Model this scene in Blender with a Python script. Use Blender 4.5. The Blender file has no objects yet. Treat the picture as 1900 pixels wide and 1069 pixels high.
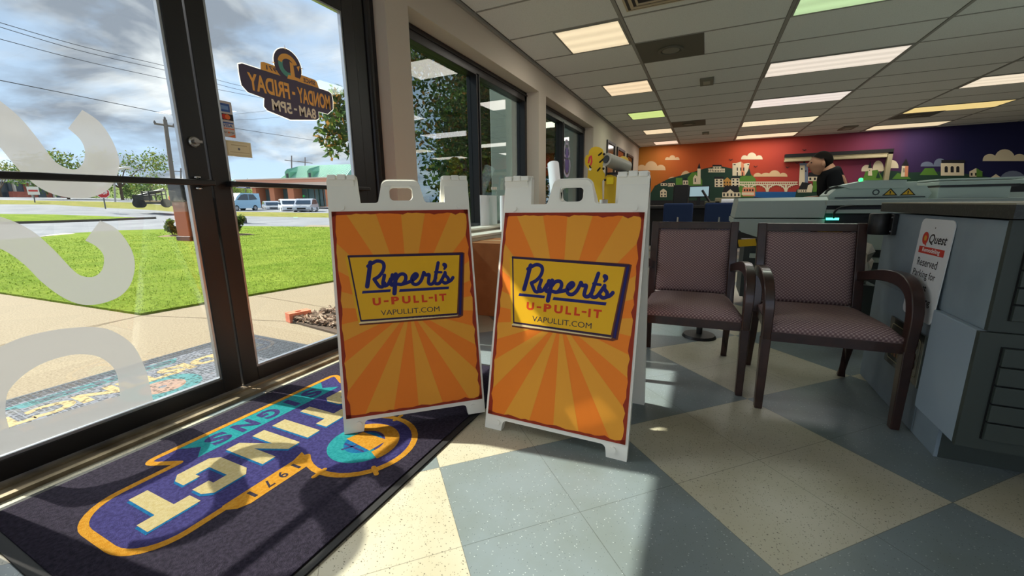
import bpy, bmesh, math, random
from math import sin, cos, pi, radians, hypot, atan2, degrees
from mathutils import Vector, Matrix
from mathutils.geometry import tessellate_polygon
random.seed(11)
SC = bpy.context.scene
C = SC.collection

# ------------------------------------------------------------------ camera
FPX, YAW, PITCH, ROLL, CAMH = 754.0, -0.4415, -0.2035, -0.0130, 1.0
_fw = Vector((sin(YAW)*cos(PITCH), cos(YAW)*cos(PITCH), sin(PITCH)))
_r0 = Vector((cos(YAW), -sin(YAW), 0)); _u0 = _r0.cross(_fw)
_r = _r0*cos(ROLL) + _u0*sin(ROLL); _u = -_r0*sin(ROLL) + _u0*cos(ROLL)
EYE = Vector((0, 0, CAMH))
cd = bpy.data.cameras.new('camera'); cam = bpy.data.objects.new('camera', cd); C.objects.link(cam)
cd.sensor_width = 36.0; cd.lens = FPX/1900*36.0; cd.clip_start = 0.02; cd.clip_end = 600
mw = Matrix((( _r.x, _u.x, -_fw.x, 0), (_r.y, _u.y, -_fw.y, 0), (_r.z, _u.z, -_fw.z, CAMH), (0, 0, 0, 1)))
cam.matrix_world = mw
SC.camera = cam
SC.view_settings.view_transform = 'Standard'; SC.view_settings.look = 'None'
SC.view_settings.gamma = 1.0; SC.view_settings.use_curve_mapping = False
SC.view_settings.exposure = 0.85

def _ray(px, py): return _fw*FPX + _r*(px-950) - _u*(py-534.5)
def pt(px, py, axis, val):            # survey: point of a known plane seen in the photo
    d = _ray(px, py); return EYE + d*((val-EYE[axis])/d[axis])
def pd(px, py, dist):                 # survey: point at a known horizontal distance
    d = _ray(px, py); return EYE + d*(dist/hypot(d.x, d.y))

# ------------------------------------------------------------------ sky and sun
def setup_world():
    w = bpy.data.worlds.new('sky'); SC.world = w; w.use_nodes = True
    nt = w.node_tree; N = nt.nodes; L = nt.links; N.clear()
    out = N.new('ShaderNodeOutputWorld'); bg = N.new('ShaderNodeBackground')
    tc = N.new('ShaderNodeTexCoord'); sep = N.new('ShaderNodeSeparateXYZ'); L.new(tc.outputs['Generated'], sep.inputs[0])
    za = N.new('ShaderNodeMath'); za.operation = 'MAXIMUM'; L.new(sep.outputs['Z'], za.inputs[0]); za.inputs[1].default_value = 0.0
    zb = N.new('ShaderNodeMath'); zb.operation = 'ADD'; L.new(za.outputs[0], zb.inputs[0]); zb.inputs[1].default_value = 0.30
    dx = N.new('ShaderNodeMath'); dx.operation = 'DIVIDE'; L.new(sep.outputs['X'], dx.inputs[0]); L.new(zb.outputs[0], dx.inputs[1])
    dy = N.new('ShaderNodeMath'); dy.operation = 'DIVIDE'; L.new(sep.outputs['Y'], dy.inputs[0]); L.new(zb.outputs[0], dy.inputs[1])
    cmb = N.new('ShaderNodeCombineXYZ'); L.new(dx.outputs[0], cmb.inputs[0]); L.new(dy.outputs[0], cmb.inputs[1])
    def noise_tex(scale, detail, rough, dist, off):
        mp = N.new('ShaderNodeMapping'); mp.inputs['Location'].default_value = off; L.new(cmb.outputs[0], mp.inputs[0])
        n = N.new('ShaderNodeTexNoise'); n.inputs['Scale'].default_value = scale; n.inputs['Detail'].default_value = detail
        n.inputs['Roughness'].default_value = rough; n.inputs['Distortion'].default_value = dist; L.new(mp.outputs[0], n.inputs['Vector']); return n
    n1 = noise_tex(1.9, 7, .56, .25, (3.1, 1.7, 0)); n2 = noise_tex(1.7, 6, .55, .4, (7.3, 2.2, 1))
    r1 = N.new('ShaderNodeValToRGB'); r1.color_ramp.elements[0].position = .42; r1.color_ramp.elements[1].position = .58
    L.new(n1.outputs[0], r1.inputs[0])
    rg = N.new('ShaderNodeValToRGB'); rg.color_ramp.elements[0].position = 0.0; rg.color_ramp.elements[0].color = (.55, .70, .90, 1)
    rg.color_ramp.elements[1].position = .75; rg.color_ramp.elements[1].color = (.24, .36, .62, 1); L.new(za.outputs[0], rg.inputs[0])
    r2 = N.new('ShaderNodeValToRGB'); r2.color_ramp.elements[0].position = .40; r2.color_ramp.elements[0].color = (.26, .29, .35, 1)
    r2.color_ramp.elements[1].position = .60; r2.color_ramp.elements[1].color = (.98, .98, 1.0, 1); L.new(n2.outputs[0], r2.inputs[0])
    mx = N.new('ShaderNodeMixRGB'); L.new(r1.outputs[0], mx.inputs[0]); L.new(rg.outputs[0], mx.inputs[1]); L.new(r2.outputs[0], mx.inputs[2])
    sdv = (-cos(SUN_AZ)*cos(SUN_EL), -sin(SUN_AZ)*cos(SUN_EL), sin(SUN_EL))
    dt = N.new('ShaderNodeVectorMath'); dt.operation = 'DOT_PRODUCT'; L.new(tc.outputs['Generated'], dt.inputs[0]); dt.inputs[1].default_value = sdv
    gl = N.new('ShaderNodeMapRange'); gl.interpolation_type = 'SMOOTHERSTEP'; gl.inputs[1].default_value = cos(radians(25)); gl.inputs[2].default_value = 1.0; gl.inputs[3].default_value = 0; gl.inputs[4].default_value = GLOW; L.new(dt.outputs['Value'], gl.inputs[0])
    ga = N.new('ShaderNodeMixRGB'); ga.blend_type = 'ADD'; ga.inputs[0].default_value = 1.0; L.new(mx.outputs[0], ga.inputs[1]); L.new(gl.outputs[0], ga.inputs[2])
    L.new(ga.outputs[0], bg.inputs[0]); bg.inputs[1].default_value = SKY; L.new(bg.outputs[0], out.inputs[0])
SKY = .84
SUN = 6.2
LAMP, LAMPN = 9.0, 14.0           # radiant watts per square metre of ceiling light, seen rows and the added one
GLOW = 9.0
SUN_AZ, SUN_EL = radians(7.0), radians(44.6)
setup_world()
sd = bpy.data.lights.new('sun', 'SUN'); so = bpy.data.objects.new('sun', sd); C.objects.link(so)
sd.energy = SUN; sd.color = (1.0, .93, .80); sd.angle = radians(.6)
so.rotation_euler = Vector((cos(SUN_AZ)*cos(SUN_EL), sin(SUN_AZ)*cos(SUN_EL), -sin(SUN_EL))).to_track_quat('-Z', 'Y').to_euler()
so.location = (-20, -4, 20)

# ------------------------------------------------------------------ materials
def lin(c):
    return tuple(((x/255)/12.92 if x/255 <= .04045 else ((x/255+.055)/1.055)**2.4) for x in c)
def M(name, rgb, rough=.6, metal=0.0, spec=.4, var=None, bump=None, alpha=None, coat=0, trans=0, emit=None):
    m = bpy.data.materials.new(name); m.use_nodes = True
    nt = m.node_tree; b = nt.nodes['Principled BSDF']; L = nt.links
    col = lin(rgb)+(1,)
    b.inputs['Base Color'].default_value = col; b.inputs['Roughness'].default_value = rough
    b.inputs['Metallic'].default_value = metal; b.inputs['Specular IOR Level'].default_value = spec
    b.inputs['Coat Weight'].default_value = coat
    if trans: b.inputs['Transmission Weight'].default_value = trans
    if emit:
        b.inputs['Emission Color'].default_value = lin(emit[0])+(1,); b.inputs['Emission Strength'].default_value = emit[1]
    tc = None
    if var or bump:
        tc = nt.nodes.new('ShaderNodeTexCoord')
    if var:                       # (scale, rgb2, lo, hi)
        n = nt.nodes.new('ShaderNodeTexNoise'); n.inputs['Scale'].default_value = var[0]; n.inputs['Detail'].default_value = 6
        L.new(tc.outputs['Object'], n.inputs['Vector'])
        r = nt.nodes.new('ShaderNodeValToRGB'); r.color_ramp.elements[0].position = var[2]; r.color_ramp.elements[1].position = var[3]
        r.color_ramp.elements[0].color = col; r.color_ramp.elements[1].color = lin(var[1])+(1,)
        L.new(n.outputs[0], r.inputs[0]); L.new(r.outputs[0], b.inputs['Base Color'])
    if bump:                      # (scale, strength, distance)
        n = nt.nodes.new('ShaderNodeTexNoise'); n.inputs['Scale'].default_value = bump[0]; n.inputs['Detail'].default_value = 3
        L.new(tc.outputs['Object'], n.inputs['Vector'])
        bp = nt.nodes.new('ShaderNodeBump'); bp.inputs['Strength'].default_value = bump[1]; bp.inputs['Distance'].default_value = bump[2]
        L.new(n.outputs[0], bp.inputs['Height']); L.new(bp.outputs[0], b.inputs['Normal'])
    return m
def glass_mat(name, tint=(.93, .96, .95), ior=1.5):
    m = bpy.data.materials.new(name); m.use_nodes = True; nt = m.node_tree; N = nt.nodes; L = nt.links; N.clear()
    o = N.new('ShaderNodeOutputMaterial'); mx = N.new('ShaderNodeMixShader'); t = N.new('ShaderNodeBsdfTransparent'); g = N.new('ShaderNodeBsdfGlossy')
    t.inputs[0].default_value = tint+(1,); g.inputs['Roughness'].default_value = 0.0
    lw = N.new('ShaderNodeLayerWeight'); lw.inputs[0].default_value = .5
    p = N.new('ShaderNodeMath'); p.operation = 'POWER'; p.inputs[1].default_value = 5.0; L.new(lw.outputs['Facing'], p.inputs[0])
    f0 = ((ior-1)/(ior+1))**2
    f = N.new('ShaderNodeMath'); f.operation = 'MULTIPLY_ADD'; f.inputs[1].default_value = 1-f0; f.inputs[2].default_value = f0; L.new(p.outputs[0], f.inputs[0])
    L.new(f.outputs[0], mx.inputs[0]); L.new(t.outputs[0], mx.inputs[1]); L.new(g.outputs[0], mx.inputs[2]); L.new(mx.outputs[0], o.inputs[0])
    return m
def vinyl_mat(name, rgb, clear=0.0):
    m = bpy.data.materials.new(name); m.use_nodes = True; nt = m.node_tree; N = nt.nodes; L = nt.links; N.clear()
    o = N.new('ShaderNodeOutputMaterial'); mx = N.new('ShaderNodeMixShader'); d = N.new('ShaderNodeBsdfDiffuse'); t = N.new('ShaderNodeBsdfTranslucent')
    d.inputs[0].default_value = lin(rgb)+(1,); t.inputs[0].default_value = lin(rgb)+(1,); mx.inputs[0].default_value = .5
    L.new(d.outputs[0], mx.inputs[1]); L.new(t.outputs[0], mx.inputs[2])
    m2 = N.new('ShaderNodeMixShader'); m2.inputs[0].default_value = clear; tp = N.new('ShaderNodeBsdfTransparent'); L.new(mx.outputs[0], m2.inputs[1]); L.new(tp.outputs[0], m2.inputs[2]); L.new(m2.outputs[0], o.inputs[0]); return m

def floor_mat():
    m = bpy.data.materials.new('checker_vinyl_tile'); m.use_nodes = True; nt = m.node_tree; N = nt.nodes; L = nt.links; b = N['Principled BSDF']
    S = .397; fa = .78; ox, oy = .258, 1.143
    g = N.new('ShaderNodeNewGeometry')
    sub = N.new('ShaderNodeVectorMath'); sub.operation = 'SUBTRACT'; sub.inputs[1].default_value = (ox, oy, 0); L.new(g.outputs['Position'], sub.inputs[0])
    def dot(v, k):
        n = N.new('ShaderNodeVectorMath'); n.operation = 'DOT_PRODUCT'; L.new(sub.outputs[0], n.inputs[0]); n.inputs[1].default_value = (v[0]/k, v[1]/k, 0); return n.outputs['Value']
    def math(op, a, c):
        n = N.new('ShaderNodeMath'); n.operation = op
        for i, x in enumerate((a, c)):
            if x is None: continue
            if isinstance(x, (int, float)): n.inputs[i].default_value = x
            else: L.new(x, n.inputs[i])
        return n.outputs[0]
    u = dot((-sin(fa), cos(fa)), S); v = dot((cos(fa), sin(fa)), S)
    par = math('MODULO', math('ADD', math('FLOOR', math('MULTIPLY', u, .5), None), math('FLOOR', math('MULTIPLY', v, .5), None)), 2)
    par = math('ABSOLUTE', par, None)          # 0 cream, 1 blue grey
    def seam(x):
        f = math('ABSOLUTE', math('SUBTRACT', math('FRACT', x, None), .5), None)
        return math('GREATER_THAN', f, .4972)
    sm = math('MAXIMUM', seam(u), seam(v))
    mx = N.new('ShaderNodeMixRGB'); mx.inputs[1].default_value = lin((182, 177, 160))+(1,); mx.inputs[2].default_value = lin((116, 127, 132))+(1,); L.new(par, mx.inputs[0])
    # grime
    ng = N.new('ShaderNodeTexNoise'); ng.inputs['Scale'].default_value = 3.0; ng.inputs['Detail'].default_value = 8; L.new(g.outputs['Position'], ng.inputs['Vector'])
    rg = N.new('ShaderNodeValToRGB'); rg.color_ramp.elements[0].position = .35; rg.color_ramp.elements[0].color = (.80, .78, .68, 1); rg.color_ramp.elements[1].position = .62; rg.color_ramp.elements[1].color = (1, 1, 1, 1)
    L.new(ng.outputs[0], rg.inputs[0])
    mg = N.new('ShaderNodeMixRGB'); mg.blend_type = 'MULTIPLY'; mg.inputs[0].default_value = .8; L.new(mx.outputs[0], mg.inputs[1]); L.new(rg.outputs[0], mg.inputs[2])
    cur = mg.outputs[0]
    def specks(scale, thr, gate, col, fac, stretch):
        nonlocal cur
        mp = N.new('ShaderNodeMapping'); mp.inputs['Scale'].default_value = stretch; mp.inputs['Rotation'].default_value = (0, 0, scale); L.new(g.outputs['Position'], mp.inputs[0])
        vo = N.new('ShaderNodeTexVoronoi'); vo.inputs['Scale'].default_value = scale; L.new(mp.outputs[0], vo.inputs['Vector'])
        sp = N.new('ShaderNodeSeparateXYZ'); L.new(vo.outputs['Color'], sp.inputs[0])
        k = math('MULTIPLY', math('LESS_THAN', vo.outputs['Distance'], thr), math('GREATER_THAN', sp.outputs[0], gate))
        k = math('MULTIPLY', k, fac)
        q = N.new('ShaderNodeMixRGB'); L.new(k, q.inputs[0]); L.new(cur, q.inputs[1]); q.inputs[2].default_value = lin(col)+(1,); cur = q.outputs[0]
    inv = math('SUBTRACT', 1, par)
    specks(75, .19, .62, (52, 48, 40), math('MULTIPLY', inv, .85), (1, 1.6, 1))
    specks(130, .25, .60, (98, 92, 74), math('MULTIPLY', inv, .7), (1.5, 1, 1))
    specks(90, .17, .66, (205, 212, 214), math('MULTIPLY', par, .55), (1, 1.4, 1))
    specks(110, .18, .66, (50, 56, 62), math('MULTIPLY', par, .55), (1.4, 1, 1))
    q = N.new('ShaderNodeMixRGB'); L.new(math('MULTIPLY', sm, .55), q.inputs[0]); L.new(cur, q.inputs[1]); q.inputs[2].default_value = lin((52, 52, 46))+(1,)
    L.new(q.outputs[0], b.inputs['Base Color']); b.inputs['Roughness'].default_value = .30; b.inputs['Specular IOR Level'].default_value = .35
    rr = N.new('ShaderNodeMapRange'); rr.inputs[3].default_value = .24; rr.inputs[4].default_value = .42; L.new(ng.outputs[0], rr.inputs[0]); L.new(rr.outputs[0], b.inputs['Roughness'])
    return m
def dots_fabric():
    m = bpy.data.materials.new('dotted_mauve_fabric'); m.use_nodes = True; nt = m.node_tree; N = nt.nodes; L = nt.links; b = N['Principled BSDF']
    tc = N.new('ShaderNodeTexCoord'); sp = N.new('ShaderNodeSeparateXYZ'); L.new(tc.outputs['Object'], sp.inputs[0])
    a = N.new('ShaderNodeMath'); a.operation = 'ADD'; L.new(sp.outputs['Y'], a.inputs[0]); L.new(sp.outputs['Z'], a.inputs[1])
    k = 2*pi/.019
    def wave(s):
        x = N.new('ShaderNodeMath'); x.operation = 'ADD' if s > 0 else 'SUBTRACT'; L.new(sp.outputs['X'], x.inputs[0]); L.new(a.outputs[0], x.inputs[1])
        y = N.new('ShaderNodeMath'); y.operation = 'MULTIPLY'; L.new(x.outputs[0], y.inputs[0]); y.inputs[1].default_value = k
        z = N.new('ShaderNodeMath'); z.operation = 'SINE'; L.new(y.outputs[0], z.inputs[0]); return z
    p = N.new('ShaderNodeMath'); p.operation = 'ADD'; w1 = wave(1); w2 = wave(-1); L.new(w1.outputs[0], p.inputs[0]); L.new(w2.outputs[0], p.inputs[1])
    r = N.new('ShaderNodeValToRGB'); r.color_ramp.elements[0].position = .35; r.color_ramp.elements[0].color = lin((122, 98, 100))+(1,)
    r.color_ramp.elements[1].position = .95; r.color_ramp.elements[1].color = lin((186, 162, 156))+(1,)
    s = N.new('ShaderNodeMapRange'); s.inputs[1].default_value = -2; s.inputs[2].default_value = 2; L.new(p.outputs[0], s.inputs[0]); L.new(s.outputs[0], r.inputs[0])
    L.new(r.outputs[0], b.inputs['Base Color']); b.inputs['Roughness'].default_value = .9; b.inputs['Specular IOR Level'].default_value = .15
    bp = N.new('ShaderNodeBump'); bp.inputs['Strength'].default_value = .3; bp.inputs['Distance'].default_value = .002; L.new(s.outputs[0], bp.inputs['Height']); L.new(bp.outputs[0], b.inputs['Normal'])
    return m
def wall_gradient():
    m = bpy.data.materials.new('sunset_mural_paint'); m.use_nodes = True; nt = m.node_tree; N = nt.nodes; L = nt.links; b = N['Principled BSDF']
    g = N.new('ShaderNodeNewGeometry'); sp = N.new('ShaderNodeSeparateXYZ'); L.new(g.outputs['Position'], sp.inputs[0])
    s = N.new('ShaderNodeMapRange'); s.inputs[1].default_value = -2.2; s.inputs[2].default_value = 7.2; L.new(sp.outputs['X'], s.inputs[0])
    r = N.new('ShaderNodeValToRGB'); cr = r.color_ramp
    st = [(0, (196, 128, 50)), (.14, (200, 100, 48)), (.30, (200, 80, 48)), (.48, (182, 68, 62)), (.62, (134, 58, 84)), (.74, (68, 48, 90)), (.86, (36, 36, 78)), (1, (32, 36, 76))]
    cr.elements[0].position = st[0][0]; cr.elements[0].color = lin(st[0][1])+(1,); cr.elements[1].position = 1; cr.elements[1].color = lin(st[-1][1])+(1,)
    for p, c in st[1:-1]:
        e = cr.elements.new(p); e.color = lin(c)+(1,)
    L.new(s.outputs[0], r.inputs[0]); L.new(r.outputs[0], b.inputs['Base Color']); b.inputs['Roughness'].default_value = .7; b.inputs['Specular IOR Level'].default_value = .2
    return m

MAT = {}
def mt(key, *a, **k):
    if key not in MAT: MAT[key] = M(key, *a, **k)
    return MAT[key]
WHITE_PL = M('ivory_plastic', (242, 239, 228), .38, spec=.45, bump=(220, .06, .001))
BLACK_AL = M('black_anodised_aluminium', (26, 24, 25), .38, spec=.5)
SILVER = M('brushed_aluminium', (176, 178, 182), .32, metal=.9)
CHROME = M('chrome', (215, 215, 218), .15, metal=1)
PAINT = M('beige_wall_paint', (202, 192, 176), .75, spec=.2, bump=(300, .05, .001))
TRIMW = M('off_white_paint', (222, 216, 202), .55, spec=.3)
CEIL = M('acoustic_ceiling_tile', (230, 231, 227), .9, spec=.1, var=(160, (202, 203, 197), .55, .72), bump=(200, .35, .002))
TEE = M('ceiling_tee_metal', (150, 149, 142), .5)
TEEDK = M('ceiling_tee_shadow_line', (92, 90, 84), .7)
CLEAR = glass_mat('clear_glass')
TINTED = glass_mat('tinted_glass', (.50, .56, .57), 1.62)
FROST = vinyl_mat('frosted_white_vinyl', (150, 148, 148), .12)
WOOD = M('dark_mahogany', (58, 32, 24), .33, spec=.5, coat=.3, var=(14, (38, 20, 15), .35, .7))
FABRIC = dots_fabric()
BLACK = M('black_plastic', (20, 20, 21), .42, spec=.5)
RUBBER = M('black_rubber', (26, 26, 28), .7, spec=.3)
GREYLAM = M('blue_grey_laminate', (136, 151, 161), .5, spec=.35, var=(6, (126, 141, 151), .4, .7))
DKLAM = M('dark_grey_green_laminate', (60, 68, 64), .5, spec=.35)
TOPLAM = M('dark_countertop', (38, 42, 40), .45, spec=.4, var=(120, (58, 62, 58), .5, .7))
PRN = M('pale_grey_machine_enamel', (172, 186, 180), .45, spec=.4)
PRNDK = M('dark_machine_grey', (58, 66, 68), .5)
YELLOW = M('safety_yellow', (230, 190, 40), .5)
YELP = M('yellow_board', (222, 186, 40), .55)
RED = M('red', (206, 48, 44), .5)
PAPER = M('white_paper', (232, 234, 240), .7, spec=.2)
CARD = M('brown_cardboard', (150, 102, 66), .85, spec=.1, var=(8, (138, 92, 58), .4, .7))
SKIN = M('skin', (196, 142, 112), .55, spec=.35)
HAIR = M('dark_hair', (26, 21, 18), .85, spec=.1)
SHIRT = M('black_shirt_cloth', (24, 24, 27), .9, spec=.1)
DENIM = M('dark_trousers_cloth', (34, 38, 52), .9, spec=.1)

# ------------------------------------------------------------------ mesh builder
PMAT = {}
class MB:
    def __init__(s): s.v = []; s.f = []; s.m = []
    def add(s, vs, fs, mi=0):
        o = len(s.v); s.v += [tuple(p) for p in vs]; s.f += [tuple(i+o for i in f) for f in fs]; s.m += [mi]*len(fs)
    def box(s, x0, x1, y0, y1, z0, z1, mi=0, T=None):
        p = [(x, y, z) for x in (x0, x1) for y in (y0, y1) for z in (z0, z1)]
        if T is not None: p = [T(*q) if callable(T) else T @ Vector(q) for q in p]
        s.add(p, [(0, 1, 3, 2), (4, 6, 7, 5), (0, 4, 5, 1), (2, 3, 7, 6), (0, 2, 6, 4), (1, 5, 7, 3)], mi)
    def flat(s, pts, fn, h=0, mi=0):
        s.add([fn(p[0], p[1], h) for p in pts], [tuple(range(len(pts)))], mi)
    def rect(s, x0, x1, y0, y1, fn, h=0, mi=0): s.flat([(x0, y0), (x1, y0), (x1, y1), (x0, y1)], fn, h, mi)
    def prism(s, pts, fn, h0, h1, mi=0, holes=(), ms=None):
        loops = [list(pts)]+[list(h) for h in holes]
        ms = mi if ms is None else ms
        if holes:
            tris = tessellate_polygon([[Vector((p[0], p[1], 0)) for p in l] for l in loops])
            flatp = [p for l in loops for p in l]
            s.add([fn(p[0], p[1], h0) for p in flatp], [tuple(t) for t in tris], mi)
            s.add([fn(p[0], p[1], h1) for p in flatp], [tuple(reversed(t)) for t in tris], mi)
        else:
            s.flat(pts, fn, h0, mi); s.flat(list(reversed(pts)), fn, h1, mi)
        for l in loops:
            n = len(l)
            s.add([fn(p[0], p[1], h0) for p in l]+[fn(p[0], p[1], h1) for p in l], [(i, (i+1) % n, n+(i+1) % n, n+i) for i in range(n)], ms)
    def tube(s, path, r, n=10, mi=0, flat=None, caps=True, up=(0, 0, 1)):
        P = [Vector(p) for p in path]; k = len(P); rs = r if isinstance(r, (list, tuple)) else [r]*k
        ref = Vector(up); rings = []
        for i in range(k):
            t = (P[min(i+1, k-1)]-P[max(i-1, 0)]).normalized()
            if abs(t.dot(ref)) > .97: ref2 = Vector((1, 0, 0)) if abs(t.x) < .9 else Vector((0, 1, 0))
            else: ref2 = ref
            a = t.cross(ref2).normalized(); b = a.cross(t).normalized()
            ring = []
            for j in range(n):
                th = 2*pi*(j+.5)/n
                if flat: x, y = flat[0]*(1 if cos(th) > 0 else -1), flat[1]*(1 if sin(th) > 0 else -1)
                else: x, y = cos(th)*rs[i], sin(th)*rs[i]
                if flat: x *= rs[i]; y *= rs[i]
                ring.append(P[i]+a*x+b*y)
            rings.append(ring)
        vs = [p for ring in rings for p in ring]
        fs = [(i*n+j, i*n+(j+1) % n, (i+1)*n+(j+1) % n, (i+1)*n+j) for i in range(k-1) for j in range(n)]
        if caps: fs += [tuple(reversed(range(n))), tuple(range((k-1)*n, k*n))]
        s.add(vs, fs, mi)
    def ribbon(s, path, w, fn, h=0, mi=0, closed=False):
        P = list(path)
        if closed: P.append(P[0])
        ws = w if isinstance(w, (list, tuple)) else [w]*len(P)
        for i in range(len(P)-1):
            (x0, y0), (x1, y1) = P[i], P[i+1]; d = hypot(x1-x0, y1-y0) or 1e-9
            nx, ny = -(y1-y0)/d, (x1-x0)/d; a, b = ws[i]/2, ws[i+1]/2
            s.flat([(x0+nx*a, y0+ny*a), (x0-nx*a, y0-ny*a), (x1-nx*b, y1-ny*b), (x1+nx*b, y1+ny*b)], fn, h+4e-5*(i % 5), mi)
        for i, (x, y) in enumerate(P):
            s.flat([(x+ws[i]/2*cos(2*pi*j/12), y+ws[i]/2*sin(2*pi*j/12)) for j in range(12)], fn, h+2e-5+4e-5*(i % 5), mi)
    def disc(s, cx, cy, r, fn, h=0, mi=0, n=28, ry=None):
        s.flat([(cx+r*cos(2*pi*j/n), cy+(ry or r)*sin(2*pi*j/n)) for j in range(n)], fn, h, mi)
    def ring(s, cx, cy, r0, r1, fn, h=0, mi=0, n=40, a0=0, a1=2*pi):
        for j in range(n):
            t0, t1 = a0+(a1-a0)*j/n, a0+(a1-a0)*(j+1)/n
            s.flat([(cx+r0*cos(t0), cy+r0*sin(t0)), (cx+r1*cos(t0), cy+r1*sin(t0)), (cx+r1*cos(t1), cy+r1*sin(t1)), (cx+r0*cos(t1), cy+r0*sin(t1))], fn, h, mi)
    def lathe(s, prof, c, n=20, mi=0, T=None):
        vs = []; k = len(prof)
        for r, z in prof:
            for j in range(n):
                p = Vector((r*cos(2*pi*j/n), r*sin(2*pi*j/n), z))
                if T is not None: p = T @ p
                vs.append(p+Vector(c))
        fs = [(i*n+j, i*n+(j+1) % n, (i+1)*n+(j+1) % n, (i+1)*n+j) for i in range(k-1) for j in range(n)]
        fs += [tuple(reversed(range(n))), tuple(range((k-1)*n, k*n))]
        s.add(vs, fs, mi)
    def ball(s, c, r, n=14, k=9, mi=0, fn=None):
        if not isinstance(r, (tuple, list)): r = (r, r, r)
        vs = []
        for i in range(k+1):
            ph = -pi/2+pi*i/k
            for j in range(n):
                th = 2*pi*j/n; p = Vector((r[0]*cos(ph)*cos(th), r[1]*cos(ph)*sin(th), r[2]*sin(ph)))
                if fn: p = fn(p)
                vs.append(p+Vector(c))
        s.add(vs, [(i*n+j, i*n+(j+1) % n, (i+1)*n+(j+1) % n, (i+1)*n+j) for i in range(k) for j in range(n)], mi)
    def text(s, body, x0, x1, y0, y1, fn, h=0, mi=0, bold=0.0, shear=0.0):
        vs, fs, w, ht, lo = text_geo(body, bold)
        def mp(x, y):
            u = (x/w); v = (y-lo)/ht
            return (x0+(x1-x0)*u+shear*(y1-y0)*v, y0+(y1-y0)*v)
        s.add([fn(*mp(x, y), h) for x, y in vs], fs, mi)
    def build(s, name, mats, parent=None, smooth=False, bevel=0, seg=2, fixn=True, merge=False):
        if not isinstance(mats, (list, tuple)): mats = [mats]
        me = bpy.data.meshes.new(name)
        inv = PMAT[parent.name].inverted() if parent is not None else None
        vs = [inv @ Vector(p) for p in s.v] if inv is not None else s.v
        me.from_pydata([tuple(v) for v in vs], [], s.f)
        for m in mats: me.materials.append(m)
        me.polygons.foreach_set('material_index', s.m)
        if fixn or merge:
            bm = bmesh.new(); bm.from_mesh(me)
            if merge: bmesh.ops.remove_doubles(bm, verts=bm.verts, dist=1e-5)
            bmesh.ops.recalc_face_normals(bm, faces=bm.faces); bm.to_mesh(me); bm.free()
        o = bpy.data.objects.new(name, me); C.objects.link(o)
        if parent is not None:
            o.parent = parent; PMAT[o.name] = PMAT[parent.name]
        else: PMAT[o.name] = Matrix.Identity(4)
        if smooth:
            me.polygons.foreach_set('use_smooth', [True]*len(me.polygons))
            if smooth != 'all': me.set_sharp_from_angle(angle=radians(38))
        if bevel:
            b = o.modifiers.new('bevel', 'BEVEL'); b.width = bevel; b.segments = seg; b.limit_method = 'ANGLE'; b.angle_limit = radians(35)
        return o
_tc = {}
def text_geo(body, bold=0.0):
    k = (body, bold)
    if k in _tc: return _tc[k]
    cu = bpy.data.curves.new('lettering', 'FONT'); cu.body = body; cu.size = 1; cu.offset = bold; cu.resolution_u = 4; cu.fill_mode = 'FRONT'
    o = bpy.data.objects.new('lettering', cu); C.objects.link(o); bpy.context.view_layer.update()
    me = bpy.data.meshes.new_from_object(o.evaluated_get(bpy.context.evaluated_depsgraph_get()))
    vs = [(v.co.x, v.co.y) for v in me.vertices]; fs = [tuple(p.vertices) for p in me.polygons]
    C.objects.unlink(o); bpy.data.objects.remove(o); bpy.data.curves.remove(cu); bpy.data.meshes.remove(me)
    xs = [a for a, b in vs]; ys = [b for a, b in vs]; mx = min(xs)
    vs = [(a-mx, b) for a, b in vs]
    _tc[k] = (vs, fs, max(xs)-mx, max(ys)-min(ys), min(ys)); return _tc[k]

def tag(o, label, cat=None, group=None, kind=None):
    o['label'] = label
    if cat: o['category'] = cat
    if group: o['group'] = group
    if kind: o['kind'] = kind
    return o
def thing(name, label, cat, loc=(0, 0, 0), rz=0, group=None, kind=None):
    o = bpy.data.objects.new(name, None); C.objects.link(o); o.empty_display_size = .1
    o.location = loc; o.rotation_euler = (0, 0, rz)
    PMAT[o.name] = Matrix.Translation(Vector(loc)) @ Matrix.Rotation(rz, 4, 'Z')
    return tag(o, label, cat, group, kind)
def struct(o, label, cat): return tag(o, label, cat, None, 'structure')
def kids(o): return [c for c in bpy.data.objects if c.parent == o]
def copy_tree(o, parent=None):
    c = o.copy(); C.objects.link(c)
    if parent is not None: c.parent = parent
    for ch in kids(o): copy_tree(ch, c)
    return c
XY = lambda z: (lambda u, v, h=0: Vector((u, v, z+h)))          # lies on the ground
def YZ(x, sgn=1): return lambda u, v, h=0: Vector((x+sgn*h, u, v))   # stands on a plane of constant x
def XZ(y, sgn=-1): return lambda u, v, h=0: Vector((u, y+sgn*h, v))  # stands on a plane of constant y
def arc(cx, cy, r, a0, a1, n=8): return [(cx+r*cos(radians(a0+(a1-a0)*i/n)), cy+r*sin(radians(a0+(a1-a0)*i/n))) for i in range(n+1)]
def rrect(x0, x1, y0, y1, r, n=5):
    return arc(x1-r, y0+r, r, -90, 0, n)+arc(x1-r, y1-r, r, 0, 90, n)+arc(x0+r, y1-r, r, 90, 180, n)+arc(x0+r, y0+r, r, 180, 270, n)
def smooth_path(P, n=4):
    out = []
    for i in range(len(P)-1):
        p0 = P[max(i-1, 0)]; p1 = P[i]; p2 = P[i+1]; p3 = P[min(i+2, len(P)-1)]
        for j in range(n):
            t = j/n; out.append(tuple(.5*((2*b)+(-a+c)*t+(2*a-5*b+4*c-d)*t*t+(-a+3*b-3*c+d)*t**3) for a, b, c, d in zip(p0, p1, p2, p3)))
    out.append(tuple(P[-1])); return out
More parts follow.
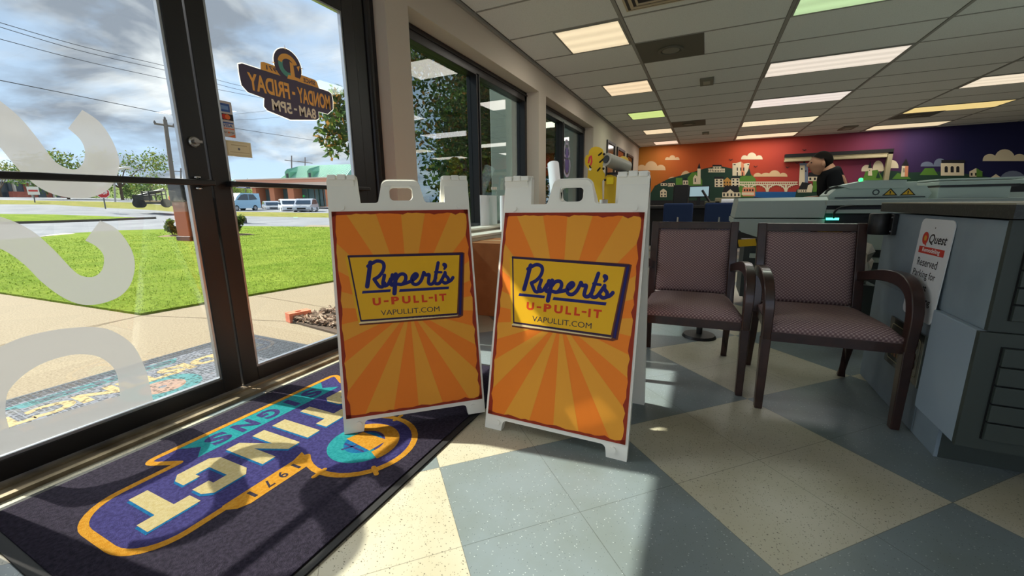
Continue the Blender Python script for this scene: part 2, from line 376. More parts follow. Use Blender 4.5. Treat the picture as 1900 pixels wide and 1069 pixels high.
def clip_rect(poly, x0, x1, y0, y1):
    def cl(P, inside, cut):
        o = []
        for i in range(len(P)):
            a, b = P[i-1], P[i]
            if inside(b):
                if not inside(a): o.append(cut(a, b))
                o.append(b)
            elif inside(a): o.append(cut(a, b))
        return o
    def cx(x): return lambda a, b: (x, a[1]+(b[1]-a[1])*(x-a[0])/(b[0]-a[0]))
    def cy(y): return lambda a, b: (a[0]+(b[0]-a[0])*(y-a[1])/(b[1]-a[1]), y)
    for ins, c in ((lambda p: p[0] >= x0, cx(x0)), (lambda p: p[0] <= x1, cx(x1)), (lambda p: p[1] >= y0, cy(y0)), (lambda p: p[1] <= y1, cy(y1))):
        if poly: poly = cl(poly, ins, c)
    return poly

# ================================================================== room shell
XW, XR, YB, YF, H = -2.2, 8.6, -3.4, 14.8, 2.82
XD = -2.275                                  # inner face of the entrance doors
m = MB(); m.add([(XW-.22, YB, 0), (XR, YB, 0), (XR, YF, 0), (XW-.22, YF, 0), (XW-.22, YB, -.2), (XR, YB, -.2), (XR, YF, -.2), (XW-.22, YF, -.2)],
                [(0, 1, 2, 3), (7, 6, 5, 4), (0, 4, 5, 1), (1, 5, 6, 2), (2, 6, 7, 3), (3, 7, 4, 0)])
struct(m.build('floor', floor_mat()), 'checkered cream and blue-grey vinyl tile floor', 'floor')
m = MB(); m.box(XW-.22, XR, YB, YF, H, H+.15)
struct(m.build('ceiling', CEIL), 'grey acoustic tile drop ceiling', 'ceiling')
GX, GY, GW, GD = -.92, 4.59, 1.524, .762     # ceiling grid origin and pitch
m = MB()
i = -1
while GX+i*GW < XR:
    x = GX+i*GW
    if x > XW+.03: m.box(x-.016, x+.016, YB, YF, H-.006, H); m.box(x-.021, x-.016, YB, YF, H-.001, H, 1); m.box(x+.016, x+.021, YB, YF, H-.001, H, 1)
    i += 1
k = -10
while GY+k*GD < YF:
    y = GY+k*GD
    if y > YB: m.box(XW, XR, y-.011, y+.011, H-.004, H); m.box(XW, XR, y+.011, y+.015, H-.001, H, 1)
    k += 1
m.box(XW, XW+.03, YB, YF, H-.03, H)          # wall angle
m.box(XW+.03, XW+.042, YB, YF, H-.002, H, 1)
struct(m.build('trim_1', [TEE, TEEDK]), 'metal grid of ceiling tees and wall angle', 'trim')

DY0, DY1, DZ = -.10, 2.58, 2.50              # door opening
W1 = (2.84, 5.60); W2 = (5.88, 8.63); WZ0, WZ1 = .737, 2.51
XO = -2.62                                   # outer face of the wall
def wall_with_openings(name, x0, x1, y0, y1, holes, mat, label):
    m = MB(); ys = sorted(set([y0, y1]+[h[0] for h in holes]+[h[1] for h in holes]))
    for a, b in zip(ys[:-1], ys[1:]):
        hs = [h for h in holes if h[0] <= a+1e-6 and h[1] >= b-1e-6]
        if not hs: m.box(x0, x1, a, b, 0, H)
        else:
            z0, z1 = hs[0][2], hs[0][3]
            if z0 > 0: m.box(x0, x1, a, b, 0, z0)
            m.box(x0, x1, a, b, z1, H)
    return struct(m.build(name, mat), label, 'wall')
wall_with_openings('wall_left', XO, XW, YB, YF, [(YB+.3, -.40, .12, DZ), (DY0, DY1, 0, DZ), (W1[0], W1[1], WZ0, WZ1), (W2[0], W2[1], WZ0, WZ1)], PAINT, 'beige painted window wall on the left')  # first opening is out of view, cut to admit more daylight
m = MB(); m.box(XW-.42, XR, YF, YF+.2, 0, H); struct(m.build('wall_far', wall_gradient()), 'far wall painted from orange to purple to navy', 'wall')
m = MB(); m.box(XR, XR+.2, YB, YF, 0, H); struct(m.build('wall_right', PAINT), 'beige wall on the right', 'wall')
m = MB()
for a_, b_, c_, d_ in ((XW-.42, -1.9, 0, H), (6.2, XR, 0, H), (-1.9, 6.2, 0, .30), (-1.9, 6.2, 2.62, H)): m.box(a_, b_, YB-.2, YB, c_, d_)  # wide opening in this unseen wall, added to brighten the room
struct(m.build('wall_back', PAINT), 'beige wall behind the viewer with a wide opening added for daylight', 'wall')

# window sills and reveals are the wall; the aluminium frames sit in it
def window(n, y0, y1, ymull, xg=-2.46, xf=-2.38):
    e = thing('window_%d' % n, ['', 'black-framed window beside the entrance doors', 'black-framed window beyond the first, behind the yellow roll rack'][n], 'window', (xf, (y0+y1)/2, WZ0), kind='structure')
    m = MB(); fw = .075
    for a, b, c, d in ((y0, y1, WZ0, WZ0+.055), (y0, y1, WZ1-fw-.05, WZ1)): m.box(xg-.05, xf, a, b, c, d)
    m.box(xg-.05, xf, y0, y0+.07, WZ0, WZ1); m.box(xg-.05, xf, y1-.07, y1, WZ0, WZ1)
    m.box(xg-.05, xf, ymull-.04, ymull+.035, WZ0+.05, WZ1-.1)
    m.box(xf, xf+.012, y0, y1, WZ1-.05, WZ1-.03); m.box(xf, xf+.012, ymull-.008, ymull+.008, WZ0+.05, WZ1-.12)
    m.build('window_frame', BLACK_AL, e, bevel=.004)
    for a, b in ((y0+.07, ymull-.04), (ymull+.035, y1-.07)):
        g = MB(); g.box(xg-.004, xg+.004, a, b, WZ0+.05, WZ1-.12); g.build('window_pane', TINTED, e)
    s = MB(); s.box(xf-.02, XW+.03, y0+.001, y1-.001, WZ0, WZ0+.022); s.build('window_sill', TRIMW, e, bevel=.004)
    return e
e = thing('window_3', 'unseen glazing added left of the entrance doors for daylight', 'window', (-2.4, -2.5, .12), kind='structure')  # unseen window added to bring in more daylight
m = MB(); m.prism([(YB+.3, .12), (-.40, .12), (-.40, DZ), (YB+.3, DZ)], YZ(-2.43), 0, .06, 0, [[(YB+.36, .18), (YB+.36, DZ-.07), (-.46, DZ-.07), (-.46, .18)]]); m.build('window_frame', BLACK_AL, e)
m = MB(); m.box(-2.40, -2.394, YB+.36, -.46, .18, DZ-.07); m.build('window_pane', CLEAR, e)
window(1, W1[0], W1[1], 4.235); window(2, W2[0], W2[1], 7.25)

# ---- entrance: outer frame, threshold and two door leaves
m = MB()
m.box(XD-.11, XD-.035, 2.345, DY1, 0, DZ); m.box(XD-.035, XD-.012, 2.345, 2.44, 0, DZ-.02)
m.tube([(XD-.035, 2.50, 0), (XD-.035, 2.50, DZ-.03)], .028, 12)
m.box(XD-.11, XD-.035, DY0, .20, 0, DZ); m.box(XD-.11, XD-.02, .2, 2.345, 2.385, DZ)
struct(m.build('trim_2', BLACK_AL, bevel=.003), 'black storefront frame around the entrance doors', 'trim')
m = MB(); m.box(XD-.12, XW+.045, DY0+.002, DY1-.002, 0, .014); m.box(XD+.035, XD+.05, DY0+.002, DY1-.002, .014, .022); m.box(XW+.02, XW+.045, DY0+.002, DY1-.002, .014, .018)
struct(m.build('trim_3', M('worn_bronze_threshold', (142, 128, 104), .5, metal=.5, var=(7, (92, 80, 62), .4, .65))), 'worn metal door threshold', 'trim')

def door(n, y0, y1, sl, sr, label):
    e = thing('door_%d' % n, label, 'door', (XD, (y0+y1)/2, 0), kind='structure')
    x0, x1 = XD-.045, XD; zb, zt, gz0, gz1 = .022, 2.375, .10, 2.262
    m = MB()
    m.box(x0, x1, y0, y0+sl, zb, zt); m.box(x0, x1, y1-sr, y1, zb, zt)
    m.box(x0, x1, y0+sl, y1-sr, zb, gz0); m.box(x0, x1, y0+sl, y1-sr, gz1, zt)
    m.build('door_frame', BLACK_AL, e, bevel=.003)
    g = MB(); xs0, xs1 = XD-.030, XD-.006      # light-edged glass stops
    a, b = y0+sl, y1-sr
    g.box(xs0, xs1, a, a+.012, gz0, gz1); g.box(xs0, xs1, b-.012, b, gz0, gz1); g.box(xs0, xs1, a+.012, b-.012, gz0, gz0+.012); g.box(xs0, xs1, a+.012, b-.012, gz1-.012, gz1)
    g.build('glass_stop', SILVER, e)
    p = MB(); p.box(XD-.026, XD-.020, a+.003, b-.003, gz0+.003, gz1-.003); p.build('glass_pane', CLEAR, e)
    return e, a, b
dl, la, lb = door(1, .215, 1.270, .085, .092, 'left glass entrance door with big frosted lettering')
dr, ra, rb = door(2, 1.280, 2.335, .085, .095, 'right glass entrance door with the opening-hours decal')
def push_bar(e, y0, y1, z0, z1, cap):
    m = MB(); m.box(XD+.035, XD+.062, y0, y1, z0, z1); m.build('push_bar', BLACK_AL, e, bevel=.006)
    m = MB()
    for y in (y0+.03, y1-.03): m.box(XD, XD+.036, y-.02, y+.02, z0-.002, z1+.002)
    b = m.build('push_bar_bracket', BLACK_AL, e, bevel=.003)
    if cap:
        m = MB(); m.ball((XD+.012, lb+.030, z1+.012), (.011, .016, .008)); m.ball((XD+.012, lb+.030, z0-.012), (.011, .016, .008)); m.build('bolt_cap', CHROME, e, smooth='all')
push_bar(dl, .24, 1.262, 1.108, 1.136, True); push_bar(dr, 1.335, 2.31, 1.108, 1.134, False)
m = MB(); T = Matrix.Rotation(pi/2, 4, 'Y')
m.lathe([(.001, .0), (.026, .0), (.026, .010), (.020, .016), (.001, .016)], (XD, lb+.044, 1.315), 20, 0, T)
m.lathe([(.001, .016), (.011, .016), (.011, .028), (.001, .028)], (XD, lb+.044, 1.315), 16, 0, T)
m.box(XD+.026, XD+.034, lb+.03, lb+.066, 1.309, 1.321)
m.build('thumb_turn_lock', M('aged_steel', (150, 146, 140), .3, metal=1), dl, smooth=True)

# frosted lettering on the left door: three big characters of the shop name
g = MB(); XV = XD-.019; fn = YZ(XV, 1)
sp_ = lambda P: smooth_path(P, 5)
top_o = sp_([(.35, 1.33), (.40, 1.415), (.46, 1.44), (.53, 1.438), (.59, 1.415), (.637, 1.373), (.672, 1.325), (.701, 1.262), (.727, 1.195), (.75, 1.168), (.785, 1.158), (.812, 1.185), (.826, 1.23), (.82, 1.275), (.791, 1.314)])+sp_([(.845, 1.392), (.89, 1.355), (.920, 1.286), (.930, 1.202), (.908, 1.131), (.869, 1.078), (.813, 1.049), (.764, 1.046), (.713, 1.058), (.668, 1.091), (.631, 1.152), (.60, 1.225), (.57, 1.295), (.52, 1.34), (.45, 1.345), (.40, 1.31), (.385, 1.27), (.33, 1.28)])
mid_o = sp_([(.35, .90), (.39, .95), (.44, .978), (.51, .988), (.568, .975), (.627, .925), (.671, .852), (.715, .758), (.743, .730), (.776, .728), (.803, .757), (.814, .81), (.797, .85), (.768, .876)])+sp_([(.827, .955), (.875, .916), (.908, .836), (.912, .757), (.885, .676), (.84, .628), (.774, .609), (.716, .618), (.667, .658), (.621, .728), (.588, .801), (.547, .86), (.50, .885), (.44, .885), (.39, .85), (.36, .80), (.33, .83)])
g.flat(top_o, fn); g.flat(mid_o, fn)
o_ = smooth_path([(.385, .40), (.40, .45), (.44, .495), (.488, .518), (.545, .534), (.632, .536), (.725, .519), (.789, .484), (.850, .394), (.876, .26)], 4)
i_ = smooth_path([(.447, .255), (.455, .30), (.472, .348), (.521, .394), (.582, .419), (.659, .421), (.721, .393), (.757, .345), (.773, .294), (.772, .25)], 4)
g.flat(o_+list(reversed(i_)), fn)
g.flat([(.385, .114), (.878, .114), (.876, .26), (.772, .25), (.769, .190), (.447, .205), (.447, .255), (.385, .40)], fn)
g.build('door_lettering', FROST, dl, fixn=False)

# dark housing fixed outside the left door beside the meeting stile
e = thing('mailbox', 'dark box with reddish-brown front fixed outside left door beside centre stile', 'mailbox', (XD-.12, 1.19, .86))
m = MB(); m.box(XD-.17, XD-.052, 1.165, 1.268, .845, 1.125); m.build('body', M('brown_enamel', (118, 56, 26), .35), e, bevel=.008)
m = MB(); m.box(XD-.174, XD-.050, 1.160, 1.270, 1.03, 1.14); m.build('lid', M('black_enamel', (30, 32, 36), .35), e, bevel=.008)
m = MB(); m.box(XD-.174, XD-.050, 1.160, 1.270, .838, .862); m.build('base_rim', BLACK, e, bevel=.004)

# opening-hours decal stuck on the right door, read from outside
def hours_decal():
    s = lambda px, py: (lambda p: (p.y, p.z))(pt(px, py, 0, XD-.028))
    X0 = XD-.0275
    # local frame: u runs to the reader's right as seen from OUTSIDE (towards -y)
    e = thing('opening_hours_decal', 'navy and orange opening-hours decal reading MONDAY - FRIDAY 8AM-5PM on right door glass', 'decal', (X0, 1.80, 1.69))
    fi = lambda u, v, h=0: Vector((X0+.0092+h, u, v))      # inner face (seen from inside, mirrored text)
    navy = M('decal_navy', (84, 76, 98), .5); org = M('decal_orange', (252, 186, 92), .5); crm = M('decal_cream', (246, 236, 210), .5); tl = M('decal_teal', (96, 168, 152), .5); edge = vinyl_mat('decal_white_edge', (230, 226, 215))
    c0, c1 = 1.795, 1.85
    out = [(1.505, 1.70), (1.507, 1.742), (1.53, 1.752), (2.085, 1.737), (2.107, 1.727), (2.113, 1.69), (2.107, 1.632), (2.06, 1.594), (1.988, 1.596), (1.988, 1.556), (1.966, 1.542), (1.78, 1.512), (1.64, 1.538), (1.622, 1.556), (1.63, 1.600), (1.54, 1.612), (1.51, 1.64)]
    m = MB()
    grow = lambda P, d: [(1.81+(p[0]-1.81)*(1+d/.30), 1.64+(p[1]-1.64)*(1+d/.11)) for p in P]
    m.flat(grow(out, .0045), fi, -.0012, 4); m.disc(1.805, 1.816, .0945, fi, -.0012, 4)
    bl = [(1.63, 1.748), (1.636, 1.788), (1.655, 1.794), (1.76, 1.790), (1.77, 1.745)]; br = [(1.86, 1.742), (1.875, 1.788), (1.985, 1.783), (2.0, 1.775), (2.012, 1.738)]
    m.flat(bl, fi, -.0006, 1); m.flat(br, fi, -.0006, 1)
    m.flat(out, fi, 0, 0); m.disc(1.805, 1.816, .090, fi, .0003, 0)
    # emblem: mirrored D of two colours
    m.ring(1.805, 1.812, .035, .062, fi, .0006, 3, 30, radians(150), radians(290)); m.ring(1.805, 1.812, .040, .066, fi, .0009, 1, 30, radians(20), radians(165))
    m.flat([(1.815, 1.745), (1.845, 1.752), (1.84, 1.835), (1.818, 1.842)], fi, .0009, 1); m.flat([(1.79, 1.742), (1.875, 1.746), (1.872, 1.762), (1.80, 1.765)], fi, .0008, 1)
    m.flat([(1.862, 1.825), (1.873, 1.80), (1.885, 1.835)], fi, .0009, 1)
    for a in (5, 95, 185): m.flat([(1.805+.084*cos(radians(a-2)), 1.816+.084*sin(radians(a-2))), (1.805+.110*cos(radians(a)), 1.816+.110*sin(radians(a))), (1.805+.084*cos(radians(a+2)), 1.816+.084*sin(radians(a+2)))], fi, .0011, 1)
    # text: mirrored, so x runs from high y to low y
    m.text('MONDAY', 2.088, 1.848, 1.622, 1.712, fi, .0006, 1, .03); m.text('-', 1.832, 1.812, 1.660, 1.676, fi, .0006, 1, .02); m.text('FRIDAY', 1.795, 1.548, 1.628, 1.716, fi, .0006, 1, .03)
    m.text('8AM', 1.968, 1.848, 1.545, 1.606, fi, .0006, 2, .03); m.text('-', 1.832, 1.812, 1.572, 1.583, fi, .0006, 2, .02); m.text('5PM', 1.798, 1.672, 1.545, 1.606, fi, .0006, 2, .03)
    m.text('SINCE', 1.985, 1.90, 1.750, 1.774, fi, .0006, 0, .02); m.text('1971', 1.745, 1.665, 1.758, 1.782, fi, .0006, 0, .02)
    m.build('decal_face', [navy, org, crm, tl, edge], e, fixn=False)
hours_decal()
def card_strip():
    e = thing('payment_card_sticker', 'narrow sticker of four payment card marks beside centre stile of right door', 'sticker', (XD-.015, 1.40, 1.45)); fn = YZ(XD-.0165, 1)
    m = MB(); y0, y1 = 1.367, 1.440; m.flat(rrect(y0, y1, 1.362, 1.540, .006), fn, 0, 0)
    m.rect(y0+.008, y1-.012, 1.487, 1.528, fn, .0005, 1); m.rect(y0+.016, y1-.02, 1.498, 1.517, fn, .001, 2)
    m.rect(y0, y1, 1.447, 1.478, fn, .0005, 3); m.disc(y0+.028, 1.463, .013, fn, .001, 4); m.disc(y0+.044, 1.463, .013, fn, .0012, 5)
    m.rect(y0+.004, y1-.004, 1.430, 1.437, fn, .0005, 1); m.text('VISA', y0+.012, y1-.012, 1.412, 1.428, fn, .0005, 1, .02, .2); m.rect(y0+.004, y1-.004, 1.402, 1.407, fn, .0005, 5)
    m.text('DISCOVER', y0+.006, y1-.006, 1.382, 1.390, fn, .0005, 3, .01); m.disc(y0+.040, 1.386, .005, fn, .0008, 5); m.flat([(y0+.03, 1.364), (y1-.004, 1.364), (y1-.004, 1.378)], fn, .0006, 5)
    m.build('sticker_face', [M('sticker_grey_white', (196, 190, 186), .5), M('sticker_blue', (58, 92, 158), .5), M('sticker_pale_blue', (120, 156, 205), .5), M('sticker_black', (34, 30, 34), .5), M('sticker_red', (196, 52, 38), .5), M('sticker_orange', (224, 110, 54), .5)], e, fixn=False)
card_strip()
e = thing('certificate_notice', 'small cream notice card with thin border on right door below card marks', 'notice', (XD-.015, 1.45, 1.31)); fn = YZ(XD-.0165, 1)
m = MB(); m.box(XD-.0190, XD-.0172, 1.378, 1.515, 1.268, 1.347, 0); m.ribbon([(1.388, 1.276), (1.505, 1.276), (1.505, 1.339), (1.388, 1.339)], .0012, fn, .0003, 1, True)
m.ribbon([(1.41, 1.326), (1.49, 1.326)], .004, fn, .0004, 1); m.disc(1.447, 1.307, .007, fn, .0004, 2, 6); m.ribbon([(1.40, 1.290), (1.50, 1.290)], .003, fn, .0004, 1)
m.build('card_face', [M('cream_card', (222, 214, 178), .6), M('card_tan_ink', (186, 172, 132), .6), M('card_grey_ink', (110, 112, 116), .6)], e, fixn=False)

# ================================================================== ceiling fittings
def panel_light(i0, wfrac, k, rgb, power, label, grp='recessed ceiling lights', near=None):
    x1 = GX+(i0+1)*GW-.018; x0 = x1-(GW*wfrac-.05) if wfrac < 1 else GX+i0*GW+.018
    y0, y1 = GY+k*GD+.015, GY+(k+1)*GD-.015
    e = thing('ceiling_light', label, 'ceiling light', ((x0+x1)/2, (y0+y1)/2, H), 0, grp)
    m = MB(); m.prism([(x0, y0), (x1, y0), (x1, y1), (x0, y1)], XY(0), H-.010, H-.001, 0, [[(x0+.02, y0+.02), (x0+.02, y1-.02), (x1-.02, y1-.02), (x1-.02, y0+.02)]]); m.build('light_frame', TEE, e)
    key = 'diffuser_%d_%d_%d_%d' % (rgb+(int(power*100),))
    if key not in MAT:
        mm = bpy.data.materials.new(key); mm.use_nodes = True; nt = mm.node_tree; b = nt.nodes['Principled BSDF']; L = nt.links
        b.inputs['Base Color'].default_value = (.8, .8, .76, 1); b.inputs['Roughness'].default_value = .4
        tc = nt.nodes.new('ShaderNodeTexCoord'); sp = nt.nodes.new('ShaderNodeSeparateXYZ'); L.new(tc.outputs['Generated'], sp.inputs[0])
        mu = nt.nodes.new('ShaderNodeMath'); mu.operation = 'MULTIPLY'; mu.inputs[1].default_value = 2*pi*3; L.new(sp.outputs['Y'], mu.inputs[0])
        co = nt.nodes.new('ShaderNodeMath'); co.operation = 'COSINE'; L.new(mu.outputs[0], co.inputs[0])
        r = nt.nodes.new('ShaderNodeMapRange'); r.inputs[1].default_value = 1; r.inputs[2].default_value = -1; r.inputs[3].default_value = power*.86; r.inputs[4].default_value = power*1.08; L.new(co.outputs[0], r.inputs[0])
        b.inputs['Emission Color'].default_value = lin(rgb)+(1,); L.new(r.outputs[0], b.inputs['Emission Strength']); MAT[key] = mm
    m = MB(); m.box(x0+.02, x1-.02, y0+.02, y1-.02, H-.007, H-.004); m.build('light_diffuser', MAT[key], e)
    ld = bpy.data.lights.new('tube_light', 'AREA'); ld.shape = 'RECTANGLE'; ld.size = x1-x0-.06; ld.size_y = y1-y0-.06; ld.energy = (near or LAMP)*(x1-x0)*(y1-y0); ld.color = [.72+.28*c for c in lin(rgb)]
    lo = bpy.data.objects.new('tube_light', ld); C.objects.link(lo); lo.parent = e; lo.location = (0, 0, -.010)
WARM, GRN, WHT, YEL = (250, 226, 184), (206, 226, 140), (242, 228, 212), (246, 214, 132)
LP = .47
rowB = [(0, WARM, 'nearest square ceiling light by the windows'), (3, (252, 222, 180), 'second square ceiling light along the windows'), (6, (206, 232, 130), 'greenish square ceiling light along the windows'), (9, WARM, 'square ceiling light just past the greenish one'), (12, (250, 222, 196), 'farthest square ceiling light in the window row')]
for k, c, lb_ in rowB: panel_light(-1, .5, k, c, LP, lb_)
rowC = [(0, (186, 222, 160), 'pale green long ceiling light at the photo top edge'), (3, WHT, 'largest long white ceiling light, just below the green one'), (6, (244, 230, 222), 'long white ceiling light second below the green one'), (9, (250, 232, 190), 'long cream ceiling light third below the green one'), (12, (250, 232, 190), 'long cream ceiling light nearest mural in middle row')]
for k, c, lb_ in rowC: panel_light(1, 1, k, c, LP, lb_)
rowE = [(6, (250, 232, 205), 'long white ceiling light cut by right photo edge'), (9, YEL, 'yellowish long ceiling light in right row'), (12, (250, 226, 182), 'long cream ceiling light nearest mural in right row')]
for k, c, lb_ in rowE: panel_light(3, 1, k, c, LP, lb_)
for i_, f_, k_, lb_ in ((3, 1, 0, 'added long ceiling light out of view at right'),):
    panel_light(i_, f_, k_, WHT, LP, lb_, near=LAMPN)  # unseen fixture added for light, stronger than the visible ones
# supply diffusers, grille and sensors
def diffuser_tile(x0, y0, label, w=.735, d=.735):
    e = thing('air_diffuser', label, 'air vent', (x0+w/2, y0+d/2, H), 0, 'ceiling air diffusers'); dk = mt('dark_diffuser_metal', (98, 96, 84), .6)
    m = MB(); m.box(x0, x0+w, y0, y0+d, H-.008, H-.001); m.build('diffuser_plate', dk, e, bevel=.003)
    m = MB(); cx, cy = x0+w*.5, y0+d*.5
    m.lathe([(.14, 0), (.15, -.004), (.145, -.016), (.118, -.018), (.112, -.010), (.112, 0)], (cx, cy, H-.008), 32); m.build('diffuser_ring', dk, e, smooth=True)
    m = MB(); m.lathe([(.001, -.001), (.105, -.001), (.10, -.012), (.001, -.014)], (cx, cy, H-.008), 32); m.build('diffuser_cone', mt('diffuser_core', (126, 124, 112), .6), e, smooth=True)
diffuser_tile(GX+.018, GY+GD+.014, 'dark round air diffuser in ceiling beside the nearest square light')
diffuser_tile(GX+.018, GY+8*GD+.014, 'dark air diffuser in ceiling near the far square lights')
diffuser_tile(GX+3*GW+.018, GY+10*GD-.09, 'dark air diffuser between the two far right ceiling lights')
e = thing('return_grille', 'black-slotted return air grille at top edge of ceiling', 'air vent', (-.5, 4.2, H))
m = MB(); m.box(-.84, .45, 3.93, 4.46, H-.012, H-.001, 0); m.box(-.82, .43, 3.95, 4.44, H-.013, H-.012, 1); m.build('grille_back', [mt('grille_beige', (196, 180, 150), .5), BLACK], e)
m = MB(); m.prism([(-.79, 3.98), (.40, 3.98), (.40, 4.41), (-.79, 4.41)], XY(0), H-.022, H-.013, 0, [[(-.76, 4.01), (-.76, 4.38), (.37, 4.38), (.37, 4.01)]]); m.build('grille_frame', mt('grille_beige', (196, 180, 150), .5), e)
m = MB(); m.prism([(-.73, 4.04), (.34, 4.04), (.34, 4.35), (-.73, 4.35)], XY(0), H-.022, H-.013, 0, [[(-.71, 4.06), (-.71, 4.33), (.32, 4.33), (.32, 4.06)]]); m.build('grille_inner_frame', mt('grille_beige', (196, 180, 150), .5), e)
def sensor(x, y, w, label):
    e = thing('ceiling_speaker', label, 'ceiling sensor', (x, y, H), 0, 'small square ceiling boxes')
    m = MB(); m.box(x-w/2, x+w/2, y-w, y+w, H-.03, H-.001); m.build('housing', mt('sensor_housing', (124, 122, 108), .6), e, bevel=.006)
    m = MB(); m.box(x-w/4, x+w/4, y-w*.45, y+w*.45, H-.036, H-.03); m.build('sensor_lens', mt('sensor_lens_pale', (170, 166, 150), .5), e)
sensor(-.14, 7.4, .19, 'small square box on ceiling past the nearest diffuser')
sensor(-.17, 12.7, .17, 'small square box on ceiling near the mural, left')
sensor(3.13, 13.68, .30, 'small dark box on ceiling near the mural, right')

# ================================================================== entrance rug with the shop's mark
def rug():
    e = thing('entrance_rug', 'dark navy entrance rug with DISTINCT SIGNS logo in front of glass doors', 'rug', (-1.5, 1.2, 0))
    x0, x1, y0, y1 = -2.10, -.925, .275, 2.12
    pile = lambda n, c, c2: M(n, c, .97, spec=.08, var=(90, c2, .35, .7), bump=(420, 1.0, .010))
    blk = pile('rug_pile_black', (44, 40, 52), (64, 58, 74)); nav = pile('rug_pile_navy', (54, 50, 98), (74, 70, 126)); yel = pile('rug_pile_gold', (190, 130, 34), (206, 152, 58))
    crm = pile('rug_pile_cream', (186, 168, 118), (200, 186, 144)); tea = pile('rug_pile_teal', (32, 132, 138), (52, 152, 156)); blu = pile('rug_pile_blue', (24, 92, 142), (34, 112, 160))
    m = MB(); m.prism([(x0+.03, y0+.03), (x1-.03, y0+.03), (x1-.03, y1-.03), (x0+.03, y1-.03)], XY(0), .013, .002, 0)
    fn = lambda u, v, h=0: Vector((u, v, .0132+h))
    # silhouette of the mark: long capsule with tab and emblem
    yc = 1.14; mir = lambda P: [(x, 2*yc-y) for x, y in reversed(P)]
    half = [(-1.80, 1.14-.4)]
    near = [(-1.940, 1.14), (-1.940, .74)]+smooth_path([(-1.940, .72), (-1.936, .698), (-1.922, .685), (-1.900, .690)], 3)+[(-1.815, .735), (-1.815, .60)]+arc(-1.675, .555, .140, 180, 270, 8)+arc(-1.525, .552, .137, 270, 360, 8)+[(-1.388, .66), (-1.388, .90)]
    ringc = (-1.25, yc); R = .215
    circ = [(ringc[0]+R*cos(radians(a)), ringc[1]+R*sin(radians(a))) for a in range(-130, 131, 10)]
    body = near+circ+mir(near)[:-1]
    m.flat(body, fn, 0, 1); m.ribbon(body, .026, fn, .0004, 2, True)
    # gold banners either side of the emblem
    def banner(S):
        P = [(-1.405, .66), (-1.375, .655), (-1.345, .675), (-1.33, .71), (-1.33, .93), (-1.345, .955), (-1.43, .985), (-1.41, .93)]
        if S < 0: P = mir(P)
        m.flat(P, fn, .0006, 2)
    banner(1); banner(-1)
    def tx(b, ya, yb, xa, xb, mi, h, bold=.03):      # reads towards -y with tops towards +x
        f2 = lambda u, v, hh=0: fn(v, -u, hh); m.text(b, -yb, -ya, xa, xb, f2, h, mi, bold)
    tx('1', .905, .917, -1.392, -1.345, 0, .0008, .02); tx('9', .842, .868, -1.392, -1.345, 0, .0008, .02); tx('7', .785, .812, -1.392, -1.345, 0, .0008, .02); tx('1', .734, .746, -1.392, -1.345, 0, .0008, .02)
    # block letters built as strokes: (y high = start of word)
    def glyph(polys, ya, yb, mi, h, dx=0, dy=0):
        for P in polys: m.flat([(-1.735+.235*v+dx, yb-(yb-ya)*u+dy) for u, v in P], fn, h, mi)
    Tg = [[(0, .72), (0, 1), (1, 1), (1, .72), (.68, .72), (.68, 0), (.32, 0), (.32, .72)]]
    Ig = [[(0, 0), (0, 1), (1, 1), (1, 0)]]
    Ng = [[(0, 0), (0, 1), (.33, 1), (.67, .42), (.67, 1), (1, 1), (1, 0), (.67, 0), (.33, .58), (.33, 0)]]
    Cg = [[(1, .72), (1, .85), (.85, 1), (.15, 1), (0, .85), (0, .15), (.15, 0), (.85, 0), (1, .15), (1, .38), (.66, .38), (.66, .26), (.36, .26), (.36, .74), (.66, .74), (.66, .62), (1, .62)]]
    Sg = [[(1, .66), (1, .85), (.85, 1), (.15, 1), (0, .85), (0, .52), (.15, .40), (.62, .40), (.62, .26), (.36, .26), (.36, .34), (0, .34), (0, .15), (.15, 0), (.85, 0), (1, .15), (1, .48), (.85, .60), (.38, .60), (.38, .74), (.64, .74), (.64, .66)]]
    Dg = [[(0, 0), (0, 1), (.75, 1), (1, .8), (1, .2), (.75, 0)]]
    word = [(Tg, .495, .645), (Cg, .665, .825), (Ng, .865, 1.03), (Ig, 1.068, 1.132), (Tg, 1.165, 1.315), (Sg, 1.345, 1.50), (Ig, 1.535, 1.60), (Dg, 1.635, 1.79)]
    for g_, a, b in word:
        glyph(g_, a, b, 5, .0008, .009, -.009); glyph(g_, a, b, 3, .0012)
    # teal ribbon with SIGNS
    rb = [(-1.925, .785), (-1.855, .835), (-1.785, .785), (-1.785, 1.495), (-1.855, 1.445), (-1.925, 1.495)]
    m.flat(rb, fn, .0006, 4)
    for i, ch in enumerate('SIGNS'):
        w = .032 if ch == 'I' else .085; c = 1.375-.118*i; tx(ch, c-w/2, c+w/2, -1.905, -1.805, 1, .001, .045)
    # emblem
    cx, cy = ringc
    m.disc(cx, cy, R-.02, fn, .0007, 1)
    m.ring(cx, cy, .075, .142, fn, .0010, 4, 40, radians(150), radians(345)); m.ring(cx, cy, .090, .150, fn, .0013, 2, 40, radians(-25), radians(155))
    m.disc(cx, cy, .078, fn, .0012, 5); m.ribbon([(cx-.06, cy-.04), (cx+.05, cy-.05)], .010, fn, .0014, 1); m.ribbon([(cx-.04, cy-.075), (cx+.02, cy+.02)], .010, fn, .0014, 1)
    m.flat([(cx-.085, cy-.01), (cx-.06, cy+.06), (cx+.085, cy+.055), (cx+.07, cy-.035)], fn, .0016, 2)
    for a in (-118, -62, 62, 118): m.ribbon([(cx+(R-.018)*cos(radians(a+28)), cy+(R-.018)*sin(radians(a+28))), (cx+(R+.03)*cos(radians(a+28)), cy+(R+.03)*sin(radians(a+28)))], .018, fn, .0009, 2)
